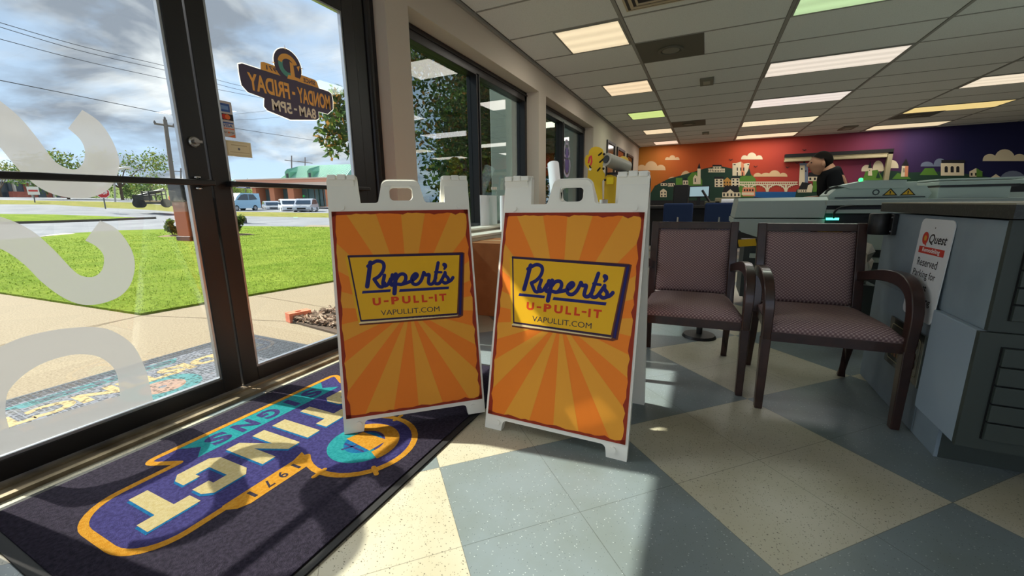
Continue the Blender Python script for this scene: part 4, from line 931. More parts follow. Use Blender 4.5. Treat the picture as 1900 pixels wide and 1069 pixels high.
m.ribbon([(-5.08, 1.99), (-5.03, 1.0), (-5.0, -4)], .012, fg, -.0015, 1); m.ribbon([(-5.08, 1.99), (-3.43, 2.45)], .012, fg, -.0015, 1); m.ribbon([(-5.08, 1.99), (-5.0, 1.55)], .012, fg, -.0012, 1); m.ribbon([(-4.93, 3.05), (-3.46, 2.95)], .010, fg, -.0015, 1)
struct(m.build('ground_walkway', [CONC, JOINT], fixn=False), 'tan aggregate concrete walkway outside the doors', 'ground')
m = MB(); lawn = [(-5.08, 1.99), (-5.02, 2.45), (-4.95, 2.95), (-4.74, 4.05), (-4.4, 9), (-5, 26)]+[tuple(pt(x, y, 2, GZ)[:2]) for x, y in ((700, 425), (614, 422), (500, 420.5), (455, 420), (346, 425), (220, 428), (140, 433), (76, 441), (0, 446))]+[(-28, 1.0), (-8.19, 1.83)]
lawn = [(p[0], p[1]) for p in lawn]; m.prism(list(reversed(lawn)), XY(GZ), .02, -.05)
struct(m.build('ground_lawn', GRASS), 'bright green lawn beyond the walkway', 'ground')
rnd = random.Random(77); m = MB()
def in_poly(x, y, P):
    c = False
    for i in range(len(P)):
        (x0, y0), (x1, y1) = P[i-1], P[i]
        if (y0 > y) != (y1 > y) and x < (x1-x0)*(y-y0)/(y1-y0)+x0: c = not c
    return c
for i in range(42000):
    d = rnd.random()**1.9*17; a = rnd.uniform(0, 1); x = -4.3-d; y = -1.5-d*.1+a*(8+d*.9)
    if not in_poly(x, y, lawn): continue
    h_ = rnd.uniform(.010, .030); t = rnd.uniform(0, 2*pi); w_ = .004+.0009*d; ca, sa = cos(t)*w_, sin(t)*w_; lx, ly = rnd.uniform(-.02, .02), rnd.uniform(-.02, .02)
    m.add([(x-ca, y-sa, GZ+.019), (x+ca, y+sa, GZ+.019), (x+lx, y+ly, GZ+.02+h_)], [(0, 1, 2)], rnd.randrange(3))
tag(m.build('grass_blades', [vinyl_mat('blade_green', (112, 134, 46)), vinyl_mat('blade_light', (140, 156, 74)), vinyl_mat('blade_dark', (98, 118, 44))], fixn=False), 'short grass blades on the near part of the lawn', 'grass', kind='stuff')
# distant ground laid as strips that climb slightly away from the building
COLS = [-160, -60, 0, 60, 100, 150, 200, 250, 290, 340, 400, 440, 500, 560, 614, 700, 800]
def row(tab, dist):                     # tab: photo heights along the strip edge, dist: range from the viewer
    def itp(x, T):
        if x <= T[0][0]: return T[0][1]
        for (a, b), (c, d) in zip(T[:-1], T[1:]):
            if x <= c: return b+(d-b)*(x-a)/(c-a)
        return T[-1][1]
    return [pd(x, itp(x, tab), itp(x, dist)) for x in COLS]
R1 = [pt(x, y, 2, GZ-.012) for x, y in zip(COLS, [450, 449, 448, 445, 438, 433, 430, 428.5, 427.5, 427, 426, 423, 422.5, 423, 424, 427, 430])]
R2 = row([(0, 416.5), (100, 413.5), (202, 410), (290, 406), (340, 405), (614, 405)], [(0, 36), (290, 38), (614, 40)])
R3 = row([(0, 397), (100, 398), (202, 401.5), (290, 405), (340, 403.5), (614, 404.5)], [(0, 46), (290, 42), (614, 41)])
R4 = row([(0, 379), (100, 380), (200, 386), (250, 388), (300, 391), (340, 394.5), (440, 401), (614, 404)], [(0, 56), (340, 50), (614, 42)])
R5 = row([(0, 371), (240, 375), (340, 384), (440, 393), (614, 395.5)], [(0, 62), (340, 58), (614, 48)])
R6 = row([(0, 366), (240, 368), (340, 374), (440, 383), (614, 384)], [(0, 90), (340, 90), (614, 82)])
def strip(name, A, B, mat, label, i0=0, i1=99):
    m = MB(); n = len(COLS); vs = A+B; m.add(vs, [(i, i+1, n+i+1, n+i) for i in range(max(0, i0), min(n-1, i1))]); o = m.build(name, mat, fixn=False); return struct(o, label, 'ground')
strip('ground_street', R1, R2, ASPH, 'grey street just beyond the lawn'); strip('ground_median', R2, R3, GRASS, 'narrow green median between two streets', 0, 8); strip('ground_junction', R2, R3, ASPH, 'asphalt at the road junction', 8, 99)
strip('ground_far_street', R3, R4, ASPH, 'far street beyond the median'); strip('ground_verge', R4, R5, DRYGRASS, 'dry grass verge across the street'); strip('ground_parking', R5, R6, ASPH, 'parking lot in front of the far shops')
m = MB()
for i in range(0, 8):
    a, b = R2[i], R2[i+1]; m.add([a, b, b+Vector((0, 0, .14)), a+Vector((0, 0, .14))], [(0, 1, 2, 3)])
struct(m.build('ground_kerb', M('dark_kerb', (92, 84, 74), .9), fixn=False), 'dark kerb along the green median', 'ground')
# sidewalk by the street, planting bed with bark chips
m = MB(); q = [pt(x, y, 2, GZ+.022) for x, y in ((62, 440), (140, 433.5), (110, 432.5), (66, 433.5))]; m.add(q, [(0, 1, 2, 3)]); struct(m.build('ground_sidewalk', CONC2, fixn=False), 'small pale concrete sidewalk patch at lawn edge', 'ground')
m = MB(); bed = [(-3.44, 2.42), (-2.64, 2.30), (-2.64, 12), (-3.5, 12)]; m.prism(bed, XY(GZ), .015, -.05); struct(m.build('ground_bed', M('dark_soil', (74, 58, 46), .95)), 'soil bed along the building', 'ground')
rnd = random.Random(8); m = MB()
for i in range(1500):
    x = rnd.uniform(-3.30, -2.7) if i % 4 else rnd.uniform(-3.42, -3.3)+0; y = 2.42+(rnd.random()**1.6)*3.1; z = GZ+.018+rnd.uniform(0, .035); a = rnd.uniform(0, pi); l = rnd.uniform(.015, .04); w = rnd.uniform(.006, .012); dz = rnd.uniform(-.012, .012)
    ca, sa = cos(a), sin(a); m.add([(x+ca*l-sa*w, y+sa*l+ca*w, z+dz), (x+ca*l+sa*w, y+sa*l-ca*w, z+dz), (x-ca*l+sa*w, y-sa*l-ca*w, z-dz), (x-ca*l-sa*w, y-sa*l+ca*w, z-dz), (x, y, z+.012)], [(0, 1, 4), (1, 2, 4), (2, 3, 4), (3, 0, 4)], rnd.randint(0, 2))
tag(m.build('bark_mulch', [M('bark_brown', (122, 96, 78), .95), M('bark_grey', (156, 136, 118), .95), M('bark_dark', (86, 66, 54), .95)], fixn=False), 'brown bark mulch in the bed outside right door', 'mulch', kind='stuff')
e = thing('brick', 'red brick with a hole lying at corner of mulch bed', 'brick', (-3.42, 2.47, GZ), radians(20))
m = MB(); T = Matrix.Translation((-3.42, 2.50, GZ)) @ Matrix.Rotation(radians(75), 4, 'Z'); m.prism(rrect(-.10, .10, -.05, .05, .006), lambda u, v, h=0: T @ Vector((u, v, h)), .0, .085, 0, [[(.028*cos(-t*2*pi/16), .022*sin(-t*2*pi/16)) for t in range(16)]]); m.build('brick_body', M('red_clay_brick', (196, 112, 84), .9, var=(30, (176, 94, 70), .4, .65)), e, bevel=.003)
# outdoor scraper mat with a printed mark under a honeycomb
def outdoor_mat():
    e = thing('outdoor_mat', 'grey honeycomb scraper mat with faded printed logo outside the doors', 'door mat', (-2.95, 1.1, GZ))
    x0, x1, y0, y1 = -3.475, -2.50, .10, 2.02; z = GZ+.010
    def honey(n, c):
        m = M(n, c, .8, spec=.2); nt = m.node_tree; N = nt.nodes; L = nt.links; b = N['Principled BSDF']
        tc = N.new('ShaderNodeTexCoord'); vo = N.new('ShaderNodeTexVoronoi'); vo.feature = 'DISTANCE_TO_EDGE'; vo.inputs['Scale'].default_value = 42; vo.inputs['Randomness'].default_value = .15; L.new(tc.outputs['Object'], vo.inputs['Vector'])
        r = N.new('ShaderNodeValToRGB'); r.color_ramp.elements[0].position = .07; r.color_ramp.elements[0].color = lin(c)+(1,); r.color_ramp.elements[1].position = .15; r.color_ramp.elements[1].color = tuple(x*.22 for x in lin(c))+(1,); L.new(vo.outputs['Distance'], r.inputs[0]); L.new(r.outputs[0], b.inputs['Base Color']); return m
    m = MB(); m.prism([(x0, y0), (x1, y0), (x1, y1), (x0, y1)], XY(0), z, GZ-.002, 0); fn = XY(z)
    m.ribbon([(x0+.01, y0+.01), (x0+.01, y1-.01), (x1-.01, y1-.01), (x1-.01, y0+.01)], .02, fn, .0006, 1, True)
    m.rect(x0+.12, x1-.03, y0+.35, y1-.32, fn, .0008, 2)
    m.flat([(x0+.15, .62), (x0+.15, 1.45), (x0+.24, 1.40), (x0+.24, .70)], fn, .0012, 3)
    def tx(b, ya, yb, xa, xb, mi, h): m.text(b, -yb, -ya, xa, xb, lambda u, v, hh=0: fn(v, -u, hh), h, mi, .05)
    tx('DISTINCT', .52, 1.60, x0+.30, x0+.47, 4, .0016); tx('1971', .6, .95, x0+.52, x0+.60, 5, .0016); m.ring(x0+.62, 1.15, .10, .19, fn, .0014, 3); m.ring(x0+.62, 1.15, .02, .11, fn, .0018, 5); tx('SIGNS', .75, 1.4, x0+.165, x0+.225, 0, .0018)
    m.build('mat_surface', [honey('mat_grey', (72, 77, 86)), M('mat_edge', (46, 50, 58), .7), honey('mat_pale_grey', (108, 110, 119)), honey('mat_teal', (66, 114, 118)), honey('mat_cream', (160, 140, 100)), honey('mat_peach', (140, 114, 102))], e, fixn=False)
outdoor_mat()
# exterior piers beside the windows
for i, (ya, lab) in enumerate(((5.70, 'pale exterior pier right of the first window'), (8.80, 'pale exterior pier right of the second window'))):
    m = MB(); m.box(-3.02, XO-.002, ya, ya+.38, -.2, 3.4); o = m.build('pier', mt('pale_green_grey_stucco', (172, 182, 170), .85), bevel=.01); tag(o, lab, 'pillar', 'exterior window piers')

# ================================================================== outside: planting, poles, wires
def leaf_cloud(mb, blobs, n, size, mats, seed, flatten=1):
    r = random.Random(seed)
    tot = sum(b[3]**2 for b in blobs)
    for bx, by, bz, br in blobs:
        for i in range(int(n*br*br/tot)):
            th = r.uniform(0, 2*pi); ph = math.acos(r.uniform(-1, 1)); d = br*(r.random()**.45)*r.uniform(.75, 1.12)
            c = Vector((bx+d*sin(ph)*cos(th), by+d*sin(ph)*sin(th), bz+d*cos(ph)*flatten)); s = size*r.uniform(.6, 1.3)
            a = Vector((r.gauss(0, 1), r.gauss(0, 1), r.gauss(0, 1))).normalized(); b = a.cross(Vector((r.gauss(0, 1), r.gauss(0, 1), r.gauss(0, 1)))).normalized()
            mb.add([c-a*s, c+b*s*.45, c+a*s, c-b*s*.45], [(0, 1, 2, 3)], r.randrange(mats))
LEAF = [vinyl_mat('leaf_green', (84, 108, 52)), vinyl_mat('leaf_olive', (112, 118, 60)), vinyl_mat('leaf_dark', (62, 82, 54)), vinyl_mat('leaf_rust', (146, 108, 58))]
BARK = M('tree_bark', (88, 74, 62), .95)
def tree(label, base, height, blobs, n, size, mats, seed, r=.2, group=None, name='tree', flatten=1):
    e = thing(name, label, 'tree', tuple(base), 0, group)
    m = MB(); b = Vector(base); top = b+Vector((0, 0, height)); m.tube([b-Vector((0, 0, .1)), b+Vector((.02*height, 0, height*.5)), top], [r, r*.75, r*.35], 9)
    for q in blobs[:6]: m.tube([b+Vector((0, 0, height*.45)), Vector(q[:3])*.5+(b+Vector((0, 0, height*.8)))*.5, Vector(q[:3])], [r*.45, r*.3, r*.08], 6)
    m.build('trunk', BARK, e, smooth=True)
    m = MB(); leaf_cloud(m, blobs, n, size, len(mats), seed, flatten); m.build('foliage', mats, e, fixn=False)
    return e
rnd = random.Random(21)
tb = Vector((-6.4, 7.4, GZ)); bl = []
for c in ((612, 215, 8.3, .34), (628, 265, 8.5, .34), (640, 200, 8.6, .42), (620, 180, 8.6, .26), (606, 250, 8.4, .22), (650, 240, 8.8, .55)):
    p = pd(c[0], c[1], c[2]); bl.append((p.x, p.y, p.z, c[3]))
for i in range(30): bl.append((tb.x+rnd.uniform(.3, 2.4), tb.y+rnd.uniform(.3, 4.4), rnd.uniform(1.2, 5.2), rnd.uniform(.6, 1.0)))
tree('leafy tree with rust-tinged leaves seen at right edge of right door', tb, 3.4, bl, 26000, .065, [LEAF[0], LEAF[1], LEAF[2], LEAF[2], LEAF[0], LEAF[3], LEAF[2]], 4, .16)
bl = [(-7.2+rnd.uniform(-1.2, 1.9), 12.6+rnd.uniform(-1.2, 3.6), rnd.uniform(.2, 5.4), rnd.uniform(.8, 1.3)) for i in range(46)]
tree('dense dark tree close outside the second window', (-6.8, 12.8, GZ), 3.2, bl, 24000, .11, [LEAF[0], LEAF[2], LEAF[2]], 5, .16)
bl = [(-9.8+rnd.uniform(-1.5, 1.5), 19+rnd.uniform(-3, 5.0), rnd.uniform(.6, 6.0), rnd.uniform(1.0, 1.6)) for i in range(26)]
tree('tall dark evergreen farther behind the window trees', (-9.8, 19.5, GZ), 4, bl, 9000, .16, [LEAF[2], LEAF[0], LEAF[2]], 6, .2)
def shrub(label, p, w, h, n, seed):
    e = thing('shrub', label, 'shrub', tuple(p), 0, 'young shrubs on the lawn'); r = random.Random(seed)
    m = MB()
    for i in range(7):
        a = r.uniform(0, 2*pi); m.tube([p, p+Vector((cos(a)*w*.3, sin(a)*w*.3, h*.5)), p+Vector((cos(a)*w*.55, sin(a)*w*.55, h*r.uniform(.7, 1)))], [.012, .009, .004], 5)
    m.build('stems', BARK, e)
    m = MB(); leaf_cloud(m, [(p.x+r.uniform(-.3, .3)*w, p.y+r.uniform(-.3, .3)*w, p.z+h*r.uniform(.3, .85), w*.34) for i in range(7)], n, .06, 3, seed); m.build('foliage', [LEAF[0], LEAF[1], LEAF[2]], e, fixn=False)
    m = MB(); m.lathe([(.001, .0), (w*1.1, 0), (w*.8, .03), (.001, .06)], (p.x, p.y, p.z), 20); m.build('mulch_ring', M('mulch_ring_brown', (112, 92, 66), .95), e)
shrub('small bushy shrub on lawn left of the door stiles', pt(322, 438, 2, GZ+.02), .42, .62, 1100, 1)
shrub('small bushy shrub on lawn right of the door stiles', pt(441, 436, 2, GZ+.02), .50, .72, 1300, 2)
p = Vector((-3.25, 3.1, GZ+.02)); e = thing('bed_plant', 'low green plant at mulch bed beside left sign edge', 'plant', tuple(p))
m = MB(); leaf_cloud(m, [(p.x, p.y, p.z+.2, .16), (p.x+.1, p.y+.15, p.z+.3, .15)], 420, .045, 2, 9); m.build('foliage', [LEAF[0], LEAF[1]], e, fixn=False)

WOODPOLE = M('weathered_pole_wood', (112, 104, 98), .9); WIRE = M('power_line_black', (40, 42, 48), .7)
def utility_pole(label, px, ytop, ybot, dist, arm, r, arm_y, ins=True):
    b = pd(px[1], ybot, dist); t = pd(px[0], ytop, dist); e = thing('utility_pole', label, 'utility pole', tuple(b), 0, 'utility poles')
    m = MB(); m.tube([b-Vector((0, 0, .5)), t], [r, r*.7], 10); m.build('pole', WOODPOLE, e, smooth=True)
    L_, R_ = pd(arm[0], arm_y[0], dist), pd(arm[1], arm_y[1], dist); m = MB(); m.tube([L_, R_], r*.42, 6); m.build('crossarm', WOODPOLE, e)
    if ins:
        for q in (L_*.97+R_*.03, R_*.97+L_*.03, t):
            m = MB(); m.lathe([(.001, 0), (r*.35, 0), (r*.45, r*.6), (r*.2, r*1.2), (.001, r*1.3)], q, 8); m.build('insulator', mt('insulator_grey', (96, 92, 92), .5), e)
utility_pole('leaning wooden utility pole with crossarm seen through left door', (306, 328), 222, 390, 52, (286, 324), .22, (229, 235))
utility_pole('small distant utility pole behind the left door bar', (335.5, 335.5), 312, 372, 120, (306, 352), .2, (317, 319), False)
utility_pole('distant twin utility frame left of green roof', (541, 541), 289, 372, 100, (528, 579), .16, (297, 303), False)
utility_pole('distant utility pole right of twin frame above green roof', (566, 566), 292, 372, 126, (552, 580), .16, (299, 303), False)
def wire(label, pts, r=.02):
    P = [pd(x, y, d) for x, y, d in pts]; m = MB(); m.tube(smooth_path([tuple(p) for p in P], 6), r, 6)
    tag(m.build('power_line', WIRE, smooth='all'), label, 'power line', 'overhead power lines')
wire('topmost power line crossing the left door sky', [(-20, 36, 40), (160, 88, 45), (330, 128, 52), (450, 160, 60), (560, 181, 75)])
wire('second power line just below the topmost one', [(-20, 44, 40), (160, 97, 45), (330, 136, 52), (450, 168, 60), (560, 190, 75)])
wire('third power line from the top in left door', [(-20, 67, 40), (160, 114, 45), (330, 151, 52), (450, 175, 60), (560, 196, 75)])
wire('lowest power line running down to the leaning pole side', [(-20, 145, 40), (150, 179, 45), (337, 217, 52), (436, 238, 60), (600, 263, 80)], .024)
wire('faint high line crossing right door above card stickers', [(436, 212, 70), (500, 205, 75), (560, 197, 80)], .016)
wire('faint lower line crossing right door', [(436, 223, 70), (500, 219, 75), (590, 208, 80)], .016)

# ================================================================== outside: buildings, vehicles, street furniture
def frame_at(px0, px1, pybase, dist0, dist1=None, zb=None):
    """local frame of a facade standing at a surveyed range: u metres along it, v metres up, h towards the viewer"""
    a = pd(px0, pybase, dist0); b = pd(px1, pybase, dist1 or dist0); z = min(a.z, b.z) if zb is None else zb
    a.z = b.z = z; t = (b-a); w = t.length; t.normalize(); n = Vector((t.y, -t.x, 0))
    if n.dot(EYE-a) < 0: n = -n
    return (lambda u, v, h=0: a+t*u+Vector((0, 0, v))+n*h), w, a
BRICK = M('red_brick_wall', (150, 84, 66), .9, var=(3, (136, 72, 58), .4, .6)); FASCIA = M('pale_grey_fascia', (186, 186, 182), .7); STONE = M('pale_stone', (190, 180, 164), .8); DGL = M('dark_shop_glass', (52, 62, 70), .15, spec=.6)
def plaza_left():
    fn, w, a = frame_at(-70, 172, 371.5, 112, 122)
    e = thing('bank_building', 'low brick and pale-fascia building behind left door, under the push bar', 'building', tuple(a))
    px = lambda x: w*(x+70)/242
    B = lambda m, x0, x1, z0, z1, h0, h1, mi=0: m.box(px(x0), px(x1), z0, z1, h0, h1, mi, lambda u, v, h: fn(u, v, h))
    m = MB(); B(m, -70, 172, 0, 5.0, -9, -.6); m.build('walls', BRICK, e)
    m = MB(); B(m, -70, 172, 3.2, 4.1, -.6, .6); m.build('fascia', FASCIA, e)
    m = MB(); m.text('SAVINGS BANK', px(-8), px(44), 3.4, 3.9, lambda u, v, h=0: fn(u, v, h+.62), 0, 0, .02); m.build('fascia_lettering', M('sign_letter_grey', (76, 78, 82), .6), e, fixn=False)
    for x in (-58, -36, -14, 4, 18, 36):
        m = MB(); B(m, x, x+9, 4.35, 4.8, -.6, -.52); m.build('window', DGL, e)
    for x in (-60, -35, -10, 4, 24, 64, 92, 120, 146):
        m = MB(); B(m, x, x+15, .2, 3.2, -.6, -.5); m.build('shopfront', DGL, e)
    for x in (-66, -18, 16, 46, 88, 116, 142, 166):
        m = MB(); B(m, x-1.4, x+1.4, 0, 3.4, .1, .5); m.build('column', STONE, e)
    m = MB(); B(m, 0, 27, 0, 1.5, .8, 1.6); m.build('brick_planter', BRICK, e)
plaza_left()
def plaza_right():
    fn, w, a = frame_at(432, 640, 383.5, 78, 66)
    e = thing('shopping_plaza', 'terracotta shop row with green metal roof seen through right door', 'building', tuple(a))
    px = lambda x: w*(x-432)/208
    B = lambda m, x0, x1, z0, z1, h0, h1, mi=0: m.box(px(x0), px(x1), z0, z1, h0, h1, mi, lambda u, v, h: fn(u, v, h))
    TERRA = M('terracotta_stucco', (204, 132, 98), .8); PINKF = M('pale_pink_fascia', (222, 196, 176), .8); TEALG = M('teal_shop_glass', (74, 104, 108), .15, spec=.6); GRF = M('green_metal_roof', (122, 176, 156), .45, spec=.4); GRD = M('green_dormer_cladding', (92, 150, 126), .6)
    m = MB(); B(m, 472, 640, 0, 3.0, -8, -2.2); m.build('walls', TERRA, e)
    m = MB(); B(m, 446, 640, 3.0, 3.6, -8.2, .2, 0); m.build('fascia', PINKF, e)
    m = MB(); B(m, 446, 640, 4.1, 4.28, -8.2, .3); m.build('parapet', PINKF, e)
    m = MB(); B(m, 446, 640, 3.6, 4.1, -8.1, .1); m.build('upper_band', M('salmon_band', (224, 160, 132), .8), e)
    for x0, x1 in ((472, 479), (504, 513), (538, 549), (606, 612)):
        m = MB(); B(m, x0, x1, 0, 3.0, -2.2, -.2); m.build('pier', TERRA, e)
    for x0, x1 in ((480, 503), (514, 537), (550, 572), (574, 588), (590, 605)):
        m = MB(); B(m, x0, x1, .1, 2.8, -2.2, -2.0); wdw = m.build('shopfront', TEALG, e)
        m = MB(); B(m, (x0+x1)/2-.7, (x0+x1)/2+.7, 0, 3.0, -2.0, -1.8); m.build('mullion', M('mullion_green', (86, 116, 104), .6), wdw)
    m = MB(); q = [fn(px(520), 4.25, -.8), fn(px(640), 4.25, -.8), fn(px(640), 6.35, -3.6), fn(px(536), 6.35, -3.6), fn(px(520), 4.25, -7), fn(px(640), 4.25, -7)]
    m.add(q, [(0, 1, 2, 3), (4, 3, 2, 5), (0, 3, 4), (1, 5, 2), (0, 4, 5, 1)]); rf = m.build('roof', GRF, e)
    m = MB()
    for i in range(40):
        t = i/40; m.tube([fn(px(522)+(px(640)-px(522))*t, 4.28, -.78), fn(px(536)+(px(640)-px(536))*t, 6.37, -3.6)], .04, 4)
    sm_ = m.build('roof_seams', GRF, rf); sm_['kind'] = 'stuff'
    for x in (533, 574):
        d = MB(); u0, u1 = px(x-2), px(x+7); um = (u0+u1)/2
        q = [fn(u0, 4.3, -.9), fn(u1, 4.3, -.9), fn(u1, 5.25, -.9), fn(u0, 5.25, -.9), fn(um, 5.65, -.9)]; k = [fn(v, z, -3.6) for v, z in ((u0-1.0, 5.5), (u1+.6, 5.5), (um, 6.3))]
        d.add(q+k, [(0, 1, 2, 4, 3), (2, 6, 7, 4), (3, 4, 7, 5), (0, 3, 5), (1, 6, 2)]); dm = d.build('dormer', GRD, e, fixn=False)
        d = MB(); d.box(u0*.7+u1*.3, u0*.3+u1*.7, 4.35, 5.0, -.9, -.82, 0, lambda u, v, h: fn(u, v, h)); d.build('dormer_window', DGL, dm)
plaza_right()
# tree belt and grassy rise far behind
def far_tree(label, px, pyb, pyt, dist, w, seed, mats, n=2200):
    b = pd(px, pyb, dist); t = pd(px, pyt, dist); hgt = t.z-b.z; r = random.Random(seed)
    bl = [(b.x+r.uniform(-.5, .5)*w, b.y+r.uniform(-.5, .5)*w, b.z+hgt*r.uniform(.35, .86), min(w, hgt)*.28) for i in range(12)]
    tree(label, b, hgt*.6, bl, n, hgt*.022+.06, mats, seed, hgt*.03, 'far trees across the street', 'far_tree')
far_tree('round green tree beside the top frosted letter tail', 128, 372, 289, 72, 7, 31, [LEAF[0], LEAF[2]])
far_tree('taller green tree between top letter and leaning pole', 228, 373, 283, 74, 9, 32, [LEAF[0], LEAF[1]], 3000)
far_tree('yellowish low tree at left photo edge above the bar', 4, 372, 305, 90, 12, 33, [LEAF[1], LEAF[1]])
far_tree('broad hazy tree right of the tall tree, below bar', 272, 376, 322, 84, 13, 34, [LEAF[0], LEAF[1]])
far_tree('low bushy tree behind the parked trailer', 245, 377, 340, 80, 8, 35, [LEAF[0], LEAF[2]])
far_tree('dull green tree row behind the white pylon sign', 420, 385, 335, 110, 14, 36, [LEAF[1], LEAF[0]])
far_tree('hazy tree left of the shop row', 465, 384, 345, 105, 9, 37, [LEAF[1], LEAF[0]])
m = MB(); xs = [-80, 0, 100, 200, 300, 400, 470, 520]; base = [pd(x, 376, 118) for x in xs]; top = [pd(x, y, 128) for x, y in zip(xs, (352, 350, 348, 346, 344, 342, 346, 352))]; n = len(xs)
m.add(base+top, [(i, i+1, n+i+1, n+i) for i in range(n-1)]); struct(m.build('ground_hill', grass_mat('far_hill_grass', (140, 154, 92), (120, 140, 84), (150, 150, 120)), fixn=False), 'pale grassy hillside beyond the far street', 'ground')

def car(label, px, py, dist, heading, paint, L=4.5, W=1.85, Hh=1.66, group='parked cars', name='car', van=False):
    b = pd(px, py, dist); e = thing(name, label, 'car', tuple(b), heading, group)
    P = PMAT[e.name]; T = lambda x, y, z: P @ Vector((x, y, z))
    k = Hh/1.66; prof = [(-L/2, .42), (-L/2+.02, .80*k), (-L*.30, .98*k), (-L*.16, 1.50*k), (-L*.04, Hh), (L*.30, Hh-.04), (L*.44, 1.12*k), (L/2-.02, 1.0*k), (L/2, .45), (L/2-.1, .28), (-L/2+.1, .28)]
    if van: prof = [(-L/2, .42), (-L/2+.02, .95), (-L*.36, 1.12), (-L*.24, 1.75), (-L*.12, Hh), (L/2-.05, Hh), (L/2, .5), (L/2-.1, .3), (-L/2+.1, .3)]
    m = MB(); m.prism([(x, z) for x, z in prof], lambda u, v, h=0: T(u, h*(1-.06*max(0, v-1)), v), -W/2, W/2); m.build('car_body', paint, e, bevel=.06, seg=3)
    g = mt('car_glass', (36, 48, 60), .08, spec=.8); lo = 1.02*k; hi = Hh-.12
    for s in (-1, 1):
        m = MB(); f = lambda u, v, h=0: T(u, s*(W/2*(1-.06*max(0, v-1)))+h, v)
        x0 = -L*.27; m.flat([(x0, lo), (-L*.12, hi-.1), (-L*.02, hi), (L*.10, hi), (L*.10, lo)], f, s*.012); m.flat([(L*.12, lo), (L*.12, hi), (L*.29, hi), (L*.40, lo+.08)], f, s*.012); m.build('side_windows', g, e, fixn=False)
    m = MB(); ws = ((-L*.36, 1.16, -L*.245, 1.70) if van else (-L*.285, 1.06*k, -L*.165, 1.46*k)); a_ = .03
    m.add([T(ws[0]-a_, -W*.42, ws[1]), T(ws[0]-a_, W*.42, ws[1]), T(ws[2]-a_, W*.39, ws[3]), T(ws[2]-a_, -W*.39, ws[3])], [(0, 1, 2, 3)]); m.build('windscreen', g, e, fixn=False)
    for x in (-L*.31, L*.29):
        for s in (-1, 1):
            m = MB(); R = Matrix.Rotation(-s*pi/2, 4, 'X'); q = P.to_3x3().to_4x4() @ R
            m.lathe([(.001, 0), (.20, 0), (.22, .02), (.34, .02), (.34, -.22), (.001, -.22)], T(x, s*W/2, .34), 18, 0, q); w_ = m.build('wheel', mt('tyre_black', (30, 30, 32), .8), e, smooth=True)
            m = MB(); m.lathe([(.001, .012), (.21, .004), (.21, .0), (.001, 0)], T(x, s*(W/2+.003), .34), 14, 0, q); m.build('hubcap', mt('hubcap_grey', (150, 152, 156), .4, metal=.6), w_)
    for s in (-1, 1):
        m = MB(); m.box(-L/2-.015, -L/2+.12, s*W*.40-.17, s*W*.40+.17, .66*k, .80*k, 0, T); m.build('headlight', mt('headlight_clear', (225, 228, 232), .15), e, bevel=.02)
    m = MB(); m.box(-L/2-.02, -L/2+.02, -.45, .45, .45, .62, 0, T); m.build('grille', mt('tyre_black', (30, 30, 32), .8), e)
SILV = M('car_paint_silver', (176, 180, 188), .25, metal=.5, coat=.5); WHT_ = M('car_paint_white', (214, 218, 224), .3, coat=.5); LBLUE = M('van_paint_light_blue', (150, 190, 216), .35, coat=.4)
hd = atan2(-.20, -1) # facing the street
def toward(px, py, dist, px2, py2, dist2):
    a, b = pd(px, py, dist), pd(px2, py2, dist2); return atan2(b.y-a.y, b.x-a.x)+pi
H1 = toward(578, 396, 54, 552, 397, 51)+pi
car('rightmost of three parked cars, a silver crossover seen side-on', 569, 395.5, 54, H1+pi+.22, SILV)
car('middle of three parked cars, a white crossover', 537, 395, 58, H1+pi+.58, WHT_)
car('leftmost of three parked cars, a pale low hatchback', 505, 393.5, 65, H1+pi+.62, SILV, 4.4, 1.8, 1.46)
car('light blue van parked just right of the centre door stiles', 446, 391.5, 60, H1+pi-.2, LBLUE, 4.6, 1.9, 2.1, 'parked cars', 'van', True)
e_b = pd(440, 418, 31)
e = thing('pylon_sign', 'white roadside pylon sign with green top, right of centre door stiles', 'sign', tuple(e_b))
fn, w, a = frame_at(429, 441.5, 415, 31.5)
m = MB(); m.box(0, w, 0, 1.9, -.3, 0, 0, lambda u, v, h: fn(u, v, h)); m.build('sign_body', M('pylon_white', (206, 222, 232), .6), e)
m = MB(); m.prism([(0, 1.95), (w, 1.95), (w, 2.3), (w*.75, 2.62), (0, 2.62)], fn, -.25, -.02); m.build('sign_top', M('pylon_green', (24, 92, 62), .6), e)
m = MB(); m.box(w*.35, w+.5, -.25, .35, -.5, 0, 0, lambda u, v, h: fn(u, v, h)); m.build('sign_base', M('pylon_base_grey', (96, 92, 96), .8), e)
e_b = pd(462, 390, 66); e = thing('canopy_tent', 'dark blue canopy roof behind the light blue van', 'canopy', tuple(e_b))
q = [pd(437, 348, 66), pd(457, 349, 66), pd(457, 343.5, 68), pd(445, 341, 68), pd(437, 343, 68)]; m = MB(); m.add(q+[p+Vector((-1.5, 1.5, 0)) for p in q], [(0, 1, 2, 3, 4), (9, 8, 7, 6, 5), (0, 5, 6, 1), (1, 6, 7, 2), (2, 7, 8, 3), (3, 8, 9, 4), (4, 9, 5, 0)]); m.build('canopy_cloth', M('canopy_navy', (54, 62, 92), .8), e, fixn=False)
m = MB(); m.tube([pd(455.5, 390, 66), pd(455.5, 348.5, 66)], .06, 6); m.build('canopy_post', WOODPOLE, e)
